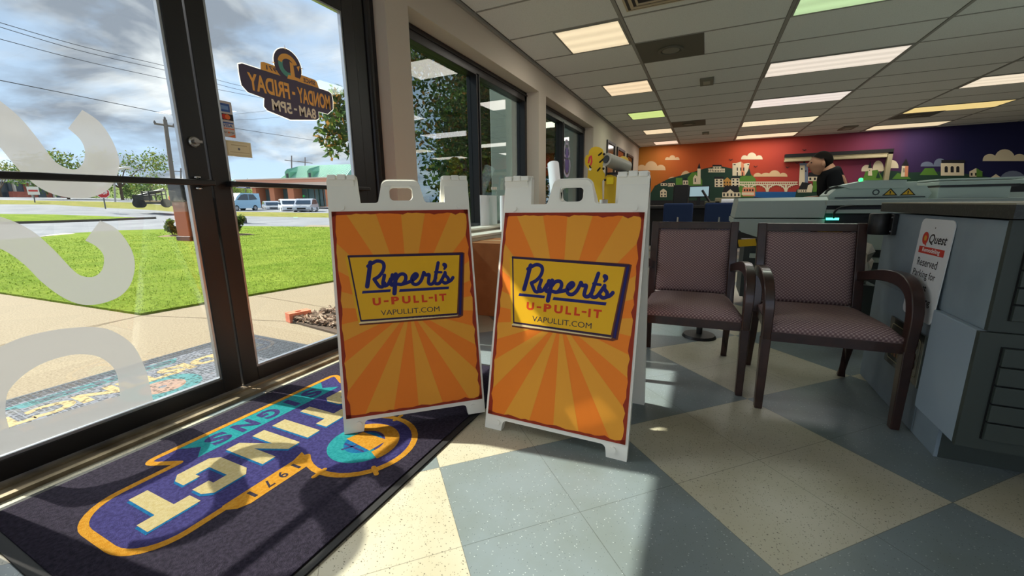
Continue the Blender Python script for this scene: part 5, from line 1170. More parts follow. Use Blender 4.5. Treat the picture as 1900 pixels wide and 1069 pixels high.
# trailer, orange skip, stop sign, street lamp, white sign
def trailer():
    fn, w, a = frame_at(247, 318, 384.5, 47, 46)
    e = thing('flatbed_trailer', 'black flatbed utility trailer parked across street by the leaning pole', 'trailer', tuple(a)); dk = mt('trailer_black', (30, 32, 36), .6); px = lambda x: w*(x-247)/71
    B = lambda x0, x1, z0, z1, h0, h1: (lambda m: (m.box(px(x0), px(x1), z0, z1, h0, h1, 0, lambda u, v, h: fn(u, v, h)), m)[1])(MB())
    B(266, 314, .45, .58, -2.2, 0).build('deck', M('trailer_plank', (186, 160, 120), .9), e); B(258, 316, .30, .45, -2.2, -.02).build('chassis', dk, e)
    m = MB()
    for v in (.95, 1.25): m.tube([fn(px(268), v, 0), fn(px(312), v+.15, 0)], .05, 6)
    for x in (268, 280, 292, 304, 312): m.tube([fn(px(x), .5, 0), fn(px(x), 1.35, 0)], .05, 6)
    m.build('side_rail', dk, e)
    m = MB(); m.tube([fn(px(248), .95, -1), fn(px(268), 1.15, -1), fn(px(300), 1.5, -1)], .14, 6); m.build('ramp', dk, e)
    B(247, 265, .55, 1.05, -1.9, -.2).build('tongue_box', dk, e)
    for x in (257, 262, 309):
        m = MB(); T = Matrix.Rotation(pi/2, 4, 'X'); c = fn(px(x), .34, -.05); t = (fn(1, 0, 0)-fn(0, 0, 0)).normalized(); nn = (fn(0, 0, 1)-fn(0, 0, 0)).normalized()
        m.tube([c-nn*.12, c+nn*.12], .36, 16); m.build('wheel', mt('tyre_black', (30, 30, 32), .8), e)
trailer()
fn, w, a = frame_at(316, 341, 384.5, 58)
e = thing('orange_skip', 'bright orange equipment box behind the leaning pole', 'equipment', tuple(a)); ORG = M('bright_orange_paint', (238, 84, 36), .5)
m = MB(); m.prism([(w*.28, .4), (w, .4), (w, 2.0), (w*.36, 2.0), (w*.28, 1.6)], fn, 0, -1.4); m.build('box', ORG, e, bevel=.03); m = MB(); m.box(0, w*.3, .4, 1.2, -1.2, -.1, 0, lambda u, v, h: fn(u, v, h)); m.build('engine_cover', ORG, e, bevel=.05); m = MB(); m.box(0, w, .12, .4, -1.3, -.1, 0, lambda u, v, h: fn(u, v, h)); m.build('skid', PRNDK, e)
def post_sign(label, cat, px, pyb, pyt, dist, build):
    b = pd(px[0], pyb, dist); t = pd(px[1], pyt, dist); e = thing(cat.replace(' ', '_'), label, cat, tuple(b))
    m = MB(); m.tube([b-Vector((0, 0, .2)), t], .045, 8); m.build('post', M('galvanised_post', (110, 112, 114), .5, metal=.5), e); build(e, t, dist)
def stop_face(e, t, d):
    c = t; r_ = (Vector((-c.y, c.x, 0))).normalized(); n_ = Vector((-c.x, -c.y, 0)).normalized(); r_ = Vector((-n_.y, n_.x, 0)); fn = lambda u, v, h=0: c+r_*u+Vector((0, 0, v))+n_*(.06+h)
    o = [(.42*cos(radians(22.5+45*i)), .42*sin(radians(22.5+45*i))) for i in range(8)]; m = MB(); m.prism(o, fn, 0, -.03, 0); m.ribbon(o, .04, fn, .004, 1, True); m.text('STOP', -.28, .28, -.12, .14, fn, .006, 1, .03); m.build('sign_plate', [M('stop_red', (190, 44, 48), .5), M('stop_white', (236, 230, 230), .5)], e, fixn=False)
post_sign('red octagonal stop sign below the top letter', 'stop sign', (195, 190.5), 383, 358, 47, stop_face)
def white_plate(e, t, d):
    c = t; n_ = Vector((-c.x, -c.y, 0)).normalized(); r_ = Vector((-n_.y, n_.x, 0)); fn = lambda u, v, h=0: c+r_*u+Vector((0, 0, v))+n_*(.06+h); m = MB(); m.prism([(-.36, -.36), (.36, -.36), (.36, .36), (-.36, .36)], fn, 0, -.03, 0); m.rect(-.28, .28, -.08, .08, fn, .005, 1); m.build('sign_plate', [M('plate_white', (226, 222, 222), .5), M('plate_red', (196, 60, 60), .5)], e, fixn=False)
post_sign('small white and red road sign in front of bank building', 'road sign', (64, 61.5), 373.5, 354, 58, white_plate)
b = pd(214, 378, 60); e = thing('street_lamp', 'street lamp with curved white head beside the top letter', 'street lamp', tuple(b))
m = MB(); m.tube([b, pd(211.5, 330, 60), pd(212, 318, 60)], .08, 8); m.build('pole', M('lamp_pole_grey', (160, 160, 162), .5), e)
m = MB(); m.tube(smooth_path([tuple(pd(x, y, 60)) for x, y in ((212, 318), (220, 313.5), (232, 311.5), (243, 312))], 4), [.10]*4+[.13]*6+[.16]*3, 8); m.build('lamp_head', M('lamp_head_white', (214, 214, 214), .4), e, smooth='all')

# ================================================================== mural painted on the far wall
def mural():
    e = thing('town_mural', 'painted town mural with white houses, castle and arched bridge on far wall', 'mural', (2.4, YF, 1.4)); Y = YF-.004
    fn = XZ(Y); U = lambda px, py: (lambda p: (p.x, p.z))(pt(px, py, 1, YF))
    cols = [M('mural_cream', (236, 222, 190), .7), M('mural_cloud', (232, 196, 150), .7), M('mural_dark', (34, 34, 38), .7), M('mural_green', (92, 140, 52), .7), M('mural_deep_green', (34, 66, 52), .7), M('mural_blue', (32, 96, 158), .7), M('mural_grey', (122, 134, 158), .7), M('mural_peach', (232, 150, 110), .7), M('mural_ochre', (206, 152, 74), .7), M('mural_navy', (30, 42, 76), .7)]
    CR, CLD, DK, GR, DG, BL, GY_, PE, OC, NV = range(10)
    m = MB(); hc = [0.0]
    def P(pts, c): hc[0] += .00006; m.flat([U(*p) for p in pts], fn, hc[0], c)
    def R(x0, y0, x1, y1, c): P([(x0, y0), (x1, y0), (x1, y1), (x0, y1)], c)
    def cloud(x0, x1, yb, hgt, c=CLD, bumps=3):
        w = x1-x0; R(x0+w*.06, yb-hgt*.16, x1-w*.06, yb, c)
        for i in range(bumps):
            cx = x0+w*(i+.5)/bumps; k = hgt*(1 if i == bumps//2 else .6); rx = min(w/bumps*.70, cx-x0, x1-cx)
            P([(cx-rx*cos(t), yb-k*sin(t)**.8) for t in [pi*j/12 for j in range(13)]], c)
        P([(x0, yb), (x0+w*.10, yb-hgt*.22), (x0+w*.2, yb)], c); P([(x1, yb), (x1-w*.10, yb-hgt*.22), (x1-w*.2, yb)], c)
    def house(x0, x1, yt, yb, wall, roof=None, nx=2, ny=2, win=DK, rh=0):
        R(x0, yt, x1, yb, wall)
        if rh: P([(x0-.6, yt), ((x0+x1)/2, yt-rh), (x1+.6, yt)], roof if roof is not None else wall)
        for i in range(nx):
            for j in range(ny):
                a = x0+(x1-x0)*(i+.5)/nx; b = yt+(yb-yt)*(j+.5)/ny; w = (x1-x0)/nx*.22; h_ = (yb-yt)/ny*.28; R(a-w, b-h_, a+w, b+h_, win)
    # clouds
    cloud(1182, 1235, 316, 17, CLD, 3); cloud(1234, 1261, 297, 9, CLD, 3); cloud(1236, 1285, 345, 28, CLD, 2); cloud(1375, 1415, 296, 13, CR, 3); cloud(1398, 1461, 328, 12, CLD, 4)
    cloud(1598, 1640, 318, 20, CR, 2); cloud(1642, 1667, 312, 15, CR, 1); cloud(1708, 1756, 309, 15, GY_, 2); cloud(1823, 1905, 299, 22, CR, 3); cloud(1852, 1906, 345, 28, GY_, 1)
    # hills and river
    P([(1205, 362), (1215, 345), (1240, 332), (1262, 326), (1290, 318), (1310, 312), (1335, 308), (1375, 316), (1392, 326), (1402, 345), (1402, 372), (1205, 372)], DG)
    P([(1273, 352), (1276, 330), (1284, 320), (1296, 320), (1303, 335), (1303, 352)], GR); P([(1366, 350), (1374, 328), (1392, 322), (1402, 332), (1404, 366), (1368, 366)], GR)
    R(1398, 356, 1500, 371, BL); P([(1474, 371), (1478, 352), (1500, 345), (1560, 345), (1560, 371)], DG); P([(1520, 345), (1526, 320), (1552, 316), (1560, 345)], GR); P([(1620, 330), (1640, 316), (1690, 320), (1760, 318), (1900, 338), (1900, 400), (1620, 400)], DG)
    P([(1600, 335), (1606, 318), (1628, 315), (1640, 335)], GR); P([(1655, 332), (1665, 321), (1682, 325), (1690, 332)], GR); P([(1706, 325), (1716, 312), (1732, 312), (1740, 325)], GR); P([(1205, 372), (1205, 400), (1480, 400), (1480, 371), (1400, 366), (1380, 372)], DK)
    # left town
    house(1226, 1237, 340, 345, CR, DK, 2, 1, DK, 4); house(1239, 1252, 340, 346, CR, DK, 3, 1, DK, 3); house(1225, 1237, 355, 366, CR, CR, 2, 2, DK, 5); house(1267, 1277, 335, 343, CR, DK, 2, 1, DK, 5); R(1254, 330, 1266, 345, GR)
    R(1294, 313, 1300, 342, CR); P([(1294, 313), (1297.5, 302), (1300, 313)], DK); P([(1286, 342), (1286, 330), (1290, 324), (1296, 330), (1296, 342)], CR); R(1289, 331, 1291, 338, DK)
    house(1323, 1338, 309, 320, CR, DK, 5, 2, DK, 0); R(1322, 306, 1339, 309, DK); house(1314, 1323, 313, 320, CR, None, 3, 1); house(1338, 1345, 313, 320, CR, None, 2, 1)
    house(1326, 1342, 332, 347, CR, DK, 2, 3, DK, 0); R(1325, 328, 1343, 332, DK); house(1342, 1357, 336, 347, OC, OC, 3, 2, DK, 7); house(1357, 1372, 331, 347, CR, DK, 2, 3, DK, 0); R(1357, 328, 1372, 331, DK)
    P([(1340, 357), (1345, 345), (1370, 345), (1372, 357)], DK); house(1340, 1374, 357, 366, CR, CR, 5, 1, DK, 0); P([(1348, 357), (1355, 351), (1362, 357)], CR)
    # castle
    P([(1359, 326), (1359, 303), (1365, 303), (1375, 300), (1380, 304), (1386, 303), (1391, 303), (1388, 316), (1382, 326)], CR); P([(1375, 300), (1380, 304), (1382, 326), (1375, 326)], PE)
    for x in (1368, 1374.5, 1380): R(x-1, 311, x+1, 317, DK)
    for x in (1368, 1378): R(x-1, 319.5, x+1, 326, DK)
    R(1361, 304.5, 1365, 306.5, DK); R(1386.5, 304.5, 1390, 306.5, DK); P([(1383, 326), (1390, 312), (1394, 326)], DG)
    # bridge
    R(1371, 337, 1480, 339, CR); R(1371, 341.5, 1480, 343, CR)
    for i in range(27): R(1372+4*i, 338, 1373.2+4*i, 342, CR)
    for x in (1389, 1423.5, 1458):
        P([(x-2.0, 343), (x+2.0, 343), (x+1.6, 356), (x-1.6, 356)], CR)
        for s in (-1, 1):
            q = [(x+s*(1.4+14.5*(1-cos(t))), 355-12*sin(t)) for t in [pi/2*j/8 for j in range(9)]]; m.ribbon([U(*p) for p in q], .035, fn, hc[0]+.0002, CR)
            for k in (4, 8, 12): R(x+s*k-.5, 342, x+s*k+.5, 346+max(0, 6-k*.5), CR)
    R(1378, 348, 1401, 364, PE); R(1377, 353, 1400, 360, PE)
    for i in range(4): R(1380+5*i, 351, 1383+5*i, 355, DK)
    R(1376, 357, 1399, 362, CR)
    # right town
    P([(1482, 345), (1484, 306), (1494, 306), (1493, 345)], CR); R(1493, 306, 1499, 342, GY_); R(1483.5, 303, 1501, 307, GY_); R(1490, 297, 1494, 303, DK); R(1486, 312, 1489, 315, DK); R(1494, 316, 1496, 319, DK)
    P([(1499, 330), (1501, 320), (1517, 320), (1518, 330)], DK); house(1499, 1516, 328, 336, CR, None, 2, 1); P([(1518, 336), (1527, 326), (1527, 305), (1533, 305), (1534, 336)], CR); R(1528, 314, 1532, 318, DK); P([(1481, 352), (1488, 338), (1505, 340), (1510, 352)], DK); house(1480, 1497, 352, 357, CR, None, 4, 1); P([(1496, 357), (1499, 344), (1505, 341), (1508, 346), (1506, 357)], CR); R(1508, 336, 1530, 356, GR)
    P([(1610, 326), (1611, 312), (1617, 312), (1618, 326)], CR); P([(1610.5, 312), (1614, 299), (1617.5, 312)], DK); R(1612.5, 315, 1614, 317, DK); P([(1625, 330), (1629, 318), (1633, 330)], DG)
    P([(1671, 328), (1673, 308), (1685, 308), (1684, 328)], CR); P([(1678, 328), (1679, 308), (1685, 308), (1684, 328)], PE); P([(1672, 308), (1681, 294), (1686, 308)], DK)
    for x in (1675, 1677.5): R(x, 312, x+1, 320, DK)
    house(1745, 1788, 303, 326, CR, None, 1, 1, CR); R(1746, 297, 1790, 303, DK)
    for x in (1755, 1766, 1776.5): P([(x-3, 320), (x-3, 311), (x-1.5, 308.5), (x+1.5, 308.5), (x+3, 311), (x+3, 320)], DK)
    house(1798, 1822, 319, 328, CR, CR, 3, 1, DK, 7); P([(1811, 312), (1822, 319), (1822, 328), (1811, 328)], GR); house(1836, 1858, 331, 344, CR, CR, 3, 2, DK, 8); house(1858, 1880, 334, 345, NV, DK, 3, 1, CR, 0); P([(1886, 345), (1893, 330), (1900, 345)], GR)
    house(1831, 1852, 359, 376, CR, None, 2, 3); R(1831, 356, 1853, 359, DK); house(1853, 1876, 363, 376, OC, None, 4, 2); house(1876, 1897, 357, 377, CR, None, 3, 4); R(1820, 346, 1905, 352, DK)
    for x, y in ((1356, 297), (1402, 309.5), (1461, 311), (1492, 279), (1479, 303)): m.ribbon([U(x-3, y-1.5), U(x, y+.6), U(x+3, y-1.5)], .018, fn, hc[0]+.0003, DK)
    m.build('painted_scene', cols, e, fixn=False)
mural()
def niche():
    e = thing('wall_niche', 'shallow frame with beige top rail on mural, behind the person', 'wall frame', (3.1, YF, 2.0)); U = lambda px, py: (lambda p: (p.x, p.z))(pt(px, py, 1, YF-.06))
    x0, zt = U(1456, 287); x1, _ = U(1655, 286); z1 = U(1456, 293)[1]; z2 = U(1456, 301)[1]; zb = .9; bg = M('shutter_beige', (168, 158, 126), .6)
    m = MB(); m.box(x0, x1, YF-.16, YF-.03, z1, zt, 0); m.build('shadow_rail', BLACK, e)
    m = MB(); m.box(x0, x1, YF-.14, YF-.03, (z1+z2)/2+.02, z1); m.build('upper_rail', bg, e); m = MB(); m.box(x0, x1-.12, YF-.17, YF-.03, z2, (z1+z2)/2+.012); m.build('lower_rail', M('shutter_cream', (196, 184, 146), .6), e, bevel=.01)
    for x in (x1-.10, ): 
        m = MB(); m.box(x, x+.10, YF-.14, YF-.03, zb, z1); m.build('jamb', bg, e)
niche()
# ================================================================== person working at the far machine
def person():
    e = thing('person', 'person with short dark hair in black T-shirt bending over machine in profile', 'person', (1.25, 5.55, 0))
    ox, oy = 1.28, 5.55
    V = [(0, 0, .90), (-.04, 0, 1.08), (-.09, 0, 1.24), (-.13, 0, 1.32), (-.165, 0, 1.40), (-.175, 0, 1.47),      # pelvis..neck..head base
         (.03, -.10, .86), (.05, -.11, .47), (.08, -.12, .06), (-.08, -.12, .02), (.03, .10, .86), (.07, .11, .47), (.10, .12, .06), (-.06, .12, .02),
         (-.10, -.17, 1.25), (-.07, -.22, 1.0), (-.28, -.20, .93), (-.10, .17, 1.25), (-.10, .23, 1.02), (-.32, .18, 1.0)]
    Ed = [(0, 1), (1, 2), (2, 3), (3, 4), (4, 5), (0, 6), (6, 7), (7, 8), (8, 9), (0, 10), (10, 11), (11, 12), (12, 13), (2, 14), (14, 15), (15, 16), (2, 17), (17, 18), (18, 19)]
    Rd = [.14, .13, .145, .075, .052, .06, .085, .058, .042, .03, .085, .058, .042, .03, .062, .046, .034, .062, .046, .034]
    me = bpy.data.meshes.new('body'); me.from_pydata([(x+ox-1.25, y+oy-5.55, z) for x, y, z in V], Ed, []); o = bpy.data.objects.new('body', me); C.objects.link(o); o.parent = e; PMAT[o.name] = PMAT[e.name]; me.materials.append(SKIN)
    sk = o.modifiers.new('skin', 'SKIN'); ss = o.modifiers.new('smooth', 'SUBSURF'); ss.levels = ss.render_levels = 2
    for i, v in enumerate(me.skin_vertices[0].data): v.radius = (Rd[i], Rd[i]); v.use_root = (i == 0)
    sk.use_smooth_shade = True
    hx, hy, hz = ox-.205, oy, 1.385+.0
    def head(p):
        x, y, z = p
        if x < 0 and abs(z) < .03: x -= .018*math.exp(-(y/.02)**2)*(1-abs(z)/.03)     # nose
        if z < -.03: x = x*(1-.9*(-z-.03)) ; y *= .86
        return Vector((x, y, z))
    m = MB(); m.ball((hx, hy, hz+.0), (.098, .076, .118), 20, 16, 0, head); m.ball((hx+.012, hy-.077, hz-.005), (.018, .008, .03)); m.ball((hx+.012, hy+.077, hz-.005), (.018, .008, .03)); m.ball((hx-.102, hy, hz-.012), (.02, .012, .02)); m.build('head', SKIN, o, smooth='all')
    m = MB()
    for s in (-1, 1): m.ball((hx-.083, hy+s*.03, hz+.012), (.010, .013, .009))
    m.box(hx-.096, hx-.085, hy-.022, hy+.022, hz-.066, hz-.060); m.build('face', M('dark_features', (60, 34, 28), .6), o, smooth='all')
    m = MB(); m.ball((hx+.014, hy, hz+.020), (.100, .083, .112), 20, 14, 0, lambda p: Vector((p.x, p.y, max(p.z, -.085 if p.x > .015 else .028-.45*min(0, p.x+.03))))); m.build('hair', HAIR, o, smooth='all')
    def shell(name, mat, Vi, Ei, R, mods=2):
        q = bpy.data.meshes.new(name); q.from_pydata([(V[i][0]+ox-1.25, V[i][1], V[i][2]) for i in Vi], Ei, []); c = bpy.data.objects.new(name, q); C.objects.link(c); c.parent = o; q.materials.append(mat)
        a = c.modifiers.new('skin', 'SKIN'); a.use_smooth_shade = True; b = c.modifiers.new('smooth', 'SUBSURF'); b.levels = b.render_levels = mods
        for k, v in enumerate(q.skin_vertices[0].data): v.radius = (R[k], R[k]); v.use_root = (k == 0)
    shell('t_shirt', SHIRT, [0, 1, 2, 3, 14, 15, 17, 18], [(0, 1), (1, 2), (2, 3), (2, 4), (4, 5), (2, 6), (6, 7)], [.155, .150, .165, .088, .080, .062, .080, .062])
    shell('trousers', DENIM, [0, 6, 7, 8, 10, 11, 12], [(0, 1), (1, 2), (2, 3), (0, 4), (4, 5), (5, 6)], [.152, .10, .075, .062, .10, .075, .062])
    # hands: palm with five fingers each, resting on the machine bed
    for s, w_ in ((-1, V[16]), (1, V[19])):
        m = MB(); c = Vector((w_[0]+ox, w_[1]+oy, w_[2])); m.ball(c+Vector((-.05, 0, -.005)), (.052, .040, .016))
        for k, l in enumerate((.060, .072, .076, .068, .052)):
            b = c+Vector((-.085, (-.030+.015*k), -.004))
            if k == 0: m.tube([c+Vector((-.03, -s*.038, -.004)), c+Vector((-.065, -s*.062, -.010)), c+Vector((-.09, -s*.066, -.018))], [.010, .009, .006], 7)
            else: m.tube([b, b+Vector((-l*.5, 0, .004)), b+Vector((-l, 0, -.014))], [.009, .008, .006], 7)
        m.build('hand', SKIN, o, smooth='all')
person()

# ================================================================== things along the windows
def box_open(label, x0, x1, y0, y1, z0, z1, mat=None, tape=True, name='cardboard_box', rz=0):
    cx, cy = (x0+x1)/2, (y0+y1)/2; e = thing(name, label, 'box', (cx, cy, z0), rz); P = PMAT[e.name]; a, b, h = (x1-x0)/2, (y1-y0)/2, z1-z0; T = lambda x, y, z: P @ Vector((x, y, z))
    m = MB(); m.box(-a, a, -b, b, 0, h, 0, T); m.build('carton', mat or CARD, e, bevel=.004)
    for s in (-1, 1): m = MB(); m.box(-a, a, min(s*b, s*.004), max(s*b, s*.004), h+.0005, h+.004, 0, T); m.build('flap', mat or CARD, e)
    if tape: m = MB(); m.box(-a-.001, a+.001, -.03, .03, h+.0042, h+.0052, 0, T); m.build('packing_tape', M('tape_tan', (186, 150, 104), .3), e)
    return e
# work table under the windows with dark edge, carrying the rolls
e = thing('work_table', 'dark-edged work table under the windows behind the signs', 'table', (-1.55, 5.2, 0)); TBROWN = M('table_brown', (104, 66, 46), .55)
m = MB(); m.box(-2.12, -.95, 4.35, 7.6, .80, .84); m.build('tabletop', TBROWN, e, bevel=.004)
for x in (-2.06, -1.02):
    for y in (4.42, 7.5): m = MB(); m.box(x-.03, x+.03, y-.03, y+.03, 0, .80); m.build('leg', BLACK, e)
box_open('tall brown cardboard box between the two orange signs, half in sunlight', -1.95, -1.22, 3.15, 3.72, 0, .66)
e = thing('white_tray', 'white-topped low cabinet against wall under first window, between the signs', 'cabinet', (-2.08, 3.3, 0))
m = MB(); m.box(-2.19, -1.97, 2.95, 4.25, .0, .69); m.build('cabinet_body', M('cabinet_ivory', (216, 206, 186), .6), e, bevel=.004); m = MB(); m.box(-2.195, -1.96, 2.94, 4.26, .69, .715); m.build('cabinet_top', TRIMW, e, bevel=.004)
e = thing('foam_board', 'white foam board propped on sill behind left sign edge', 'board', (-2.3, 4.5, .76))
m = MB(); q = [pt(*p, 0, -2.30) for p in ((895, 362), (925, 363), (922, 408), (895, 409))]; y0, y1 = q[0].y, q[1].y; m.box(-2.335, -2.325, min(y0, y1), max(y0, y1), WZ0+.023, q[0].z); m.build('board_sheet', PAPER, e)
def roll(label, c, r, h, tilt=(0, 0), mat=PAPER, grp='upright white paper rolls'):
    e = thing('paper_roll', label, 'paper roll', tuple(c), 0, grp); d = Vector((tilt[0], tilt[1], 1)).normalized(); q = d.to_track_quat('Z', 'Y').to_matrix().to_4x4()
    m = MB(); m.lathe([(r*.35, .0), (r, .0), (r, h), (r*.35, h)], c, 28, 0, q); m.build('paper', mat, e, smooth=True)
    m = MB(); m.lathe([(r*.30, .001), (r*.345, .001), (r*.345, h+.004), (r*.30, h+.004)], c, 18, 0, q); m.build('core', CARD, e, smooth=True)
p = pt(938, 427, 1, 3.95); roll('white paper roll standing on the brown box side, right of foam board', (p.x, 3.95, p.z), .055, .36)
# clear bottle on the sill
b = pt(917, 362, 0, -2.26); e = thing('glass_bottle', 'clear bottle standing on window sill above the foam board', 'bottle', (b.x, b.y, WZ0+.022))
PLASTIC = glass_mat('clear_plastic', (.90, .95, .93), 1.45)
m = MB(); m.lathe([(.001, 0), (.062, 0), (.066, .02), (.066, .27), (.060, .31), (.030, .36), (.028, .41), (.001, .41)], (b.x, b.y, WZ0+.022), 24); m.build('bottle_body', PLASTIC, e, smooth=True); m = MB(); m.lathe([(.001, .41), (.032, .41), (.032, .44), (.001, .44)], (b.x, b.y, WZ0+.022), 18); m.build('bottle_cap', TRIMW, e, smooth=True)
# leaning paper roll on the table
p = pt(1042, 352, 1, 5.2); t = pt(1018, 299, 1, 5.35); d = (t-Vector((p.x, 5.2, p.z)))
e = thing('leaning_paper_roll', 'thick white paper roll leaning left on table behind right sign', 'paper roll', (p.x, 5.2, .84))
base = Vector((p.x-.06, 5.25, .862)); dirv = Vector((t.x-base.x, .28, t.z-.02-base.z)); q = dirv.normalized().to_track_quat('Z', 'Y').to_matrix().to_4x4(); L_ = dirv.length
m = MB(); m.lathe([(.03, .02), (.078, .02), (.078, L_), (.03, L_)], base, 28, 0, q); m.build('paper', PAPER, e, smooth=True); m = MB(); m.lathe([(.026, .025), (.0295, .025), (.0295, L_+.004), (.026, L_+.004)], base, 16, 0, q); m.build('core', CARD, e, smooth=True)
# clear plastic bag and cartons on the table seen through the right sign's handle
rnd = random.Random(12)
p = pt(1083, 352, 1, 5.3); e = thing('plastic_bag', 'crumpled clear plastic bag on table seen through right sign handle', 'bag', (p.x, 5.3, .84))
m = MB(); m.ball((p.x, 5.3, .925), (.16, .10, .075), 16, 10, 0, lambda v: Vector((v.x*(1-.5*max(0, v.z)/.075), v.y, v.z+.02))*(1+rnd.uniform(-.2, .2))); m.build('film', M('clear_film', (222, 228, 232), .15, spec=.7, trans=.5), e)
p = pt(1083, 346, 1, 5.35); box_open('low white and brown carton on table under the plastic bag area', p.x-.42, p.x-.16, 5.42, 5.72, .84, .93, M('carton_white', (218, 210, 200), .7), False)
def rack():
    YR = 5.5
    e = thing('roll_rack', 'yellow slotted roll rack holding grey vinyl roll beside second window', 'rack', (-.95, YR, .84)); U = lambda px, py: (lambda p: (p.x, .8415 if py > 900 else p.z))(pt(px, min(py, 352), 1, YR)); fn = XZ(YR)
    m = MB()
    o = [U(*p) for p in ((1085, 999), (1086, 338), (1090, 330), (1091, 313), (1086, 306), (1085, 294), (1088, 288), (1092, 287), (1093, 280), (1098, 274), (1105, 272), (1112, 273), (1118, 277), (1120, 284), (1120, 290), (1124, 296), (1124, 303), (1118, 308), (1118, 316), (1122, 323), (1122, 330), (1117, 336), (1119, 999))]
    m.prism(o, fn, .0, -.018); m.build('side_board', YELP, e, bevel=.002)
    for a, b in (((1111, 288), (1116, 284)), ((1113, 301), (1121, 294)), ((1109, 317), (1113, 312)), ((1096, 312), (1094, 308))): m = MB(); m.ribbon([U(*a), U(*b)], .022, fn, .0006); m.build('slot', mt('slot_shadow_black', (40, 32, 18), .8), e, fixn=False)
    m = MB(); m.ribbon([U(1092, 302), U(1094, 292), U(1097, 290), U(1098, 300), U(1096, 306)], .022, fn, .0008, 0); m.ribbon([U(1093, 298), U(1095, 292)], .012, fn, .0016, 1); m.build('pink_tag', [M('tag_red', (222, 70, 70), .5), M('tag_magenta', (190, 40, 120), .5)], e, fixn=False)
    m = MB(); c = U(1095, 314); m.flat([(c[0]-.02, c[1]-.01), (c[0]+.01, c[1]-.02), (c[0]+.02, c[1]+.005), (c[0]-.01, c[1]+.02)], fn, .0008); m.build('white_tag', PAPER, e, fixn=False)
    o = [U(*p) for p in ((1121, 999), (1121, 330), (1128, 322), (1156, 334), (1157, 346), (1150, 999))]
    m = MB(); m.prism(o, XZ(YR+.02), 0, -.018); m.build('lower_board', YELP, e, bevel=.002)
    m = MB(); m.box(U(1127, 336)[0], U(1139, 336)[0], YR-.05, YR-.002, U(1133, 342)[1], U(1133, 329)[1]); m.build('bright_yellow_note', M('note_yellow', (238, 214, 30), .5), e)
    for a in ((1121, 286), (1120, 313), (1123, 334)): m = MB(); m.ball((U(*a)[0], YR-.01, U(*a)[1]), .016); m.build('peg', BLACK, e, smooth='all')
    a0, a1 = U(1126, 296), U(1156, 308); d = Vector((a1[0]-a0[0], .30, a1[1]-a0[1])); q = d.normalized().to_track_quat('Z', 'Y').to_matrix().to_4x4()
    m = MB(); m.lathe([(.035, 0), (.085, 0), (.085, d.length), (.035, d.length)], (a0[0], YR-.02, a0[1]), 28, 0, q); rl = m.build('vinyl_roll', M('grey_vinyl_roll', (168, 166, 156), .4), e, smooth=True)
    m = MB(); m.lathe([(.001, -.012), (.05, -.012), (.05, -.001), (.001, -.001)], (a0[0], YR-.02, a0[1]), 20, 0, q); m.build('roll_end_plug', BLACK, rl, smooth=True)
    m = MB(); m.lathe([(.001, 0), (.075, 0), (.075, .02), (.001, .02)], (U(1148, 297)[0], YR+.30, U(1148, 297)[1]), 20, 0, Matrix.Rotation(pi/2, 4, 'X')); m.build('end_flange', M('flange_yellow', (228, 196, 90), .5), e)
    m = MB(); m.box(U(1124, 300)[0], U(1158, 300)[0], YR+.02, YR+.28, U(1130, 320)[1]-.03, U(1130, 320)[1]); m.build('rail', BLACK, e)
rack()
p = pt(1122, 360, 1, 5.15); roll('pale grey upright roll on table right of sign handle', (p.x-.01, 5.15, .84), .05, .20, mat=M('roll_pale_grey', (190, 192, 190), .5), grp='small rolls on the table')
p = pt(1142, 362, 1, 5.15); e = thing('wrapped_parcel', 'small white wrapped parcel on table right of pale grey roll', 'parcel', (p.x, 5.3, .84)); T = Matrix.Translation((p.x+.01, 5.30, .90)) @ Matrix.Rotation(radians(12), 4, 'Y'); m = MB(); m.box(-.09, .09, -.06, .06, -.030, .075, 0, T); m.build('wrapping', M('parcel_white', (226, 224, 220), .4), e, bevel=.015)
m = MB(); m.box(p.x-.10, p.x+.11, 5.23, 5.37, .8405, .849); m.build('base_card', CARD, e)
# round logo decal on the second window
e = thing('window_decal', 'purple and white round emblem decal on second window', 'decal', (-2.44, 7.6, 1.4)); fn = YZ(-2.452, 1)
m = MB(); pr_ = M('decal_purple', (92, 74, 140), .5); wt = M('decal_pale', (176, 166, 190), .5); c0 = pt(1052, 284, 0, -2.452); c1 = pt(1052, 302, 0, -2.452); c2 = pt(1052, 270, 0, -2.452)
m.ring(c0.y, c0.z, .15, .19, fn, 0, 1, 30); m.ring(c1.y, c1.z-.05, .17, .22, fn, 0, 1, 30); m.flat([(c1.y-.12, c1.z+.06), (c1.y+.12, c1.z+.06), (c1.y+.10, c1.z-.14), (c1.y, c1.z-.20), (c1.y-.10, c1.z-.14)], fn, .0005, 0); m.disc(c0.y, c0.z, .10, fn, .0005, 0); m.ring(c2.y, c2.z, .08, .11, fn, 0, 1, 20); m.build('decal_face', [pr_, wt], e, fixn=False)
